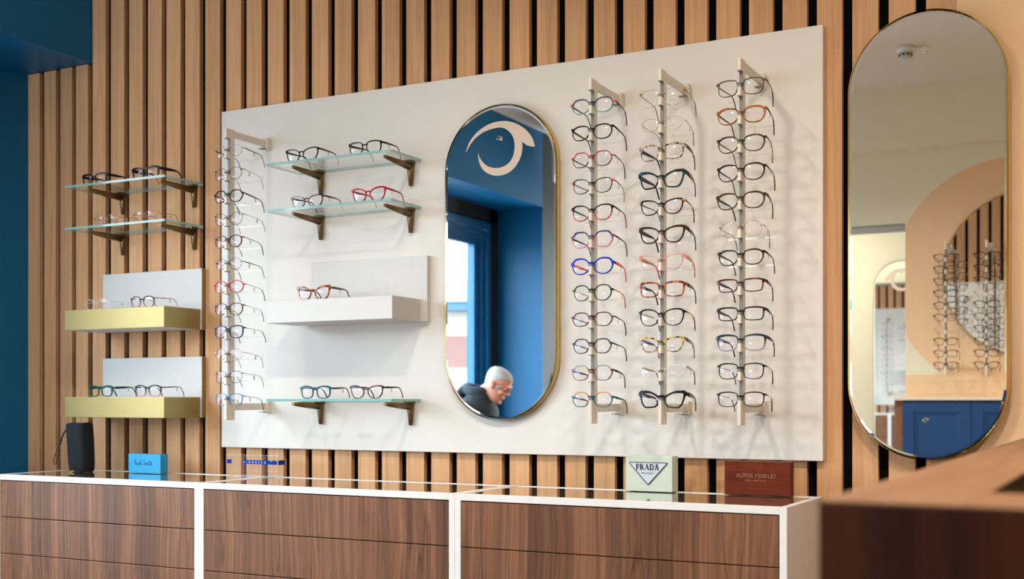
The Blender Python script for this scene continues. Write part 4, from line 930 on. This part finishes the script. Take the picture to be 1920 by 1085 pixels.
mb.tube([hipc-Vector((0, 0, .06)), hipc, hipc+Vector((.0, 0, .2)), hipc+Vector((.04, 0, .42)), neck0-Vector((.02, 0, .07)), neck0-Vector((.01, 0, .02))], [.14, .165, .150, .175, .17, .07], 22, ry=[.10, .12, .105, .12, .10, .055], up=(1, 0, 0))
hands = []
for s in (1, -1):
    sh_ = Vector((-3.43, -2.78+.185*s, 1.165)); el = Vector((-3.38, -2.78+.235*s, .80)); wr = Vector((-3.17, -2.78+.10*s, .70))
    mb.tube([sh_, (sh_+el)/2, el], [.056, .048, .041], 12); mb.tube([el, (el+wr)/2, wr], [.041, .036, .026], 12)
    pd = (Vector((-3.06, -2.78+.045*s, .685))-wr).normalized(); pc = wr+pd*.045
    mb.tube([wr, pc, wr+pd*.085], [.026, .040, .038], 12, ry=[.020, .016, .013])
    side = pd.cross(Vector((0, 0, 1))).normalized()
    for f_, ln in zip((-1.5, -.5, .5, 1.5), (.068, .078, .072, .056)):
        b0 = wr+pd*.082+side*(f_*.0185); mb.tube([b0-pd*.01, b0+pd*ln*.45+Vector((0, 0, -.004)), b0+pd*ln*.75+Vector((0, 0, -.018)), b0+pd*ln*.85+Vector((0, 0, -.036))], [.0092, .0088, .008, .0068], 8)
    b0 = wr+pd*.03-side*(.034*s); mb.tube([wr+pd*.02-side*(.016*s), b0+pd*.015, b0+pd*.045-side*(.01*s), b0+pd*.062-side*(.006*s)], [.013, .0115, .010, .0085], 8)
    hpj = hipc+Vector((.02, .095*s, -.02)); kn = Vector((-3.03, -2.78+.13*s, .53)); an = Vector((-3.06, -2.78+.12*s, .09))
    mb.tube([hpj, (hpj+kn)/2, kn], [.082, .072, .056], 14); mb.tube([kn, kn+(an-kn)*.3, an], [.054, .052, .036], 14)
    mb.tube([an-Vector((.03, 0, .04)), an+Vector((.05, 0, -.045)), an+Vector((.15, .01*s, -.062))], [.036, .040, .030], 12, ry=[.036, .034, .018])
body = mb.build('body', SKIN, per); rmesh(body, .0052, 2, .4)
# clothes
mb = MB()
mb.tube([hipc-Vector((.01, 0, .05)), hipc+Vector((0, 0, .02)), hipc+Vector((.0, 0, .2)), hipc+Vector((.035, 0, .42)), neck0-Vector((.025, 0, .075)), neck0-Vector((.01, 0, .015)), neck0+Vector((.0, 0, .03))], [.18, .188, .180, .205, .205, .12, .088], 24, ry=[.14, .15, .13, .145, .125, .09, .08], up=(1, 0, 0))
for s in (1, -1):
    sh_ = Vector((-3.43, -2.78+.185*s, 1.165)); el = Vector((-3.385, -2.78+.24*s, .80)); wr = Vector((-3.19, -2.78+.112*s, .705))
    mb.tube([sh_+Vector((0, -.03*s, .015)), sh_, (sh_+el)/2, el], [.06, .076, .068, .058], 14); mb.tube([el, (el+wr)/2, wr], [.058, .052, .044], 14)
jk = mb.build('jacket', JKT, per); rmesh(jk, .011, 3, .5)
mb = MB(); HD = []           # hood lying open behind the neck
for k in range(25):
    a = math.radians(-158+316*k/24); c_, s_ = math.cos(a), math.sin(a)
    bk = max(0, -math.cos(a-math.pi+math.pi)) if False else max(0, math.cos(a))
    HD.append((neck0.x-.02-.074*c_-.02*bk, neck0.y+.088*s_, neck0.z+.026+.030*bk))
mb.tube(HD, [.018]+[.026]*23+[.018], 10, ry=[.02]+[.038]*23+[.02])
mb.tube([neck0+Vector((-.11, 0, .06)), neck0+Vector((-.15, 0, .0)), neck0+Vector((-.16, 0, -.08))], [.085, .10, .07], 14, ry=[.03, .05, .03])
hd = mb.build('hood', plain('hood_slate', rgb(44, 60, 72), .85), per); rmesh(hd, .009, 2, .5)
MB().tube([neck0+Vector((.10, -.02, -.03)), neck0+Vector((.118, -.025, -.12)), neck0+Vector((.12, -.028, -.22))], .004, 8).build('drawstring', plain('string_grey', rgb(150, 158, 166), .7), per)
mb = MB()
mb.tube([hipc-Vector((.0, 0, .085)), hipc-Vector((0, 0, .0)), hipc+Vector((0, 0, .06))], [.16, .176, .17], 20, ry=[.12, .135, .13], up=(1, 0, 0))
for s in (1, -1):
    hpj = hipc+Vector((.02, .095*s, -.02)); kn = Vector((-3.025, -2.78+.13*s, .53)); an = Vector((-3.06, -2.78+.12*s, .12))
    mb.tube([hpj, (hpj+kn)/2, kn], [.094, .084, .068], 14); mb.tube([kn, kn+(an-kn)*.4, an], [.066, .062, .052], 14)
tr = mb.build('trousers', TRS, per); rmesh(tr, .012, 3, .5)
for s in (1, -1):
    an = Vector((-3.06, -2.78+.12*s, .09)); mb = MB()
    mb.tube([an-Vector((.04, 0, .042)), an+Vector((.05, 0, -.046)), an+Vector((.17, .01*s, -.058))], [.042, .048, .036], 14, ry=[.044, .042, .026]); sh2 = mb.build('shoe', BLK, per)
mb = MB(); rings = []        # short cropped hair
def hprof(z):
    for (z0, f0, b0, w0), (z1, f1, b1, w1) in zip(HRG[:-1], HRG[1:]):
        if z <= z1: k = max(0, (z-z0)/(z1-z0)); return f0+(f1-f0)*k, b0+(b1-b0)*k, w0+(w1-w0)*k
    return HRG[-1][1:]
for k in range(10):
    t_ = k/9; ring_ = []
    for i in range(32):
        az = 2*math.pi*i/32; c_ = math.cos(az)
        zh = .066 if c_ > .6 else .066-(.6-c_)/.6*.042 if c_ > 0 else .024+c_*.085
        zz = zh+(.1128-zh)*t_; f, b, w = hprof(zz); o_ = .0045 if t_ > .01 else -.002
        ring_.append(hp(((f+b)/2+((f-b)/2+o_)*c_, (w+o_)*math.sin(az), zz+.0045*t_)))
    rings.append(ring_)
mb.loft(rings); hr = mb.build('hair', HAIR, per)
mb = MB()
for s in (1, -1):
    mb.tube([hp((.104, .031*s+.021*math.cos(a), .008+.015*math.sin(a))) for a in [2*math.pi*k/20 for k in range(20)]], .0016, 6, closed=True)
    mb.tube([hp((.104, .052*s, .012)), hp((.095, .070*s, .012)), hp((.05, .082*s, .012)), hp((-.005, .086*s, .012)), hp((-.022, .085*s, .0))], .0016, 6)
mb.tube([hp((.104, .010, .012)), hp((.106, 0, .015)), hp((.104, -.010, .012))], .0016, 6)
mb.build('spectacles', plain('spectacle_black', rgb(30, 30, 34), .3), per)
# chair under the person
per.scale = (.82,)*3; HT = Vector((-3.255, -2.86, 1.338)); per.location = HT-(HC-P0)*.82
t = thing('stool', 'wooden stool with foot rail under the person by the window', 'stool', (per.location.x-.03, per.location.y, 0))
SZ = per.location.z+.82*.405; SX, SY = per.location.x-.03, per.location.y; FZ = per.location.z+.82*.026
MB().disc((SX, SY, SZ-.035), (0, 0, 1), .17, .033, 32).build('seat', OAKT, t, .005)
for a in range(4):
    an = math.pi/4+a*math.pi/2; c_, s_ = math.cos(an), math.sin(an)
    MB().tube([(SX+.12*c_, SY+.12*s_, SZ-.034), (SX+.19*c_, SY+.19*s_, 0)], [.014, .012], 12).build('leg', OAKT, t)
MB().tube([(SX-.15, SY, FZ-.02), (SX+.36, SY, FZ-.02)], .009, 10).build('foot_rail', CHROME, t)
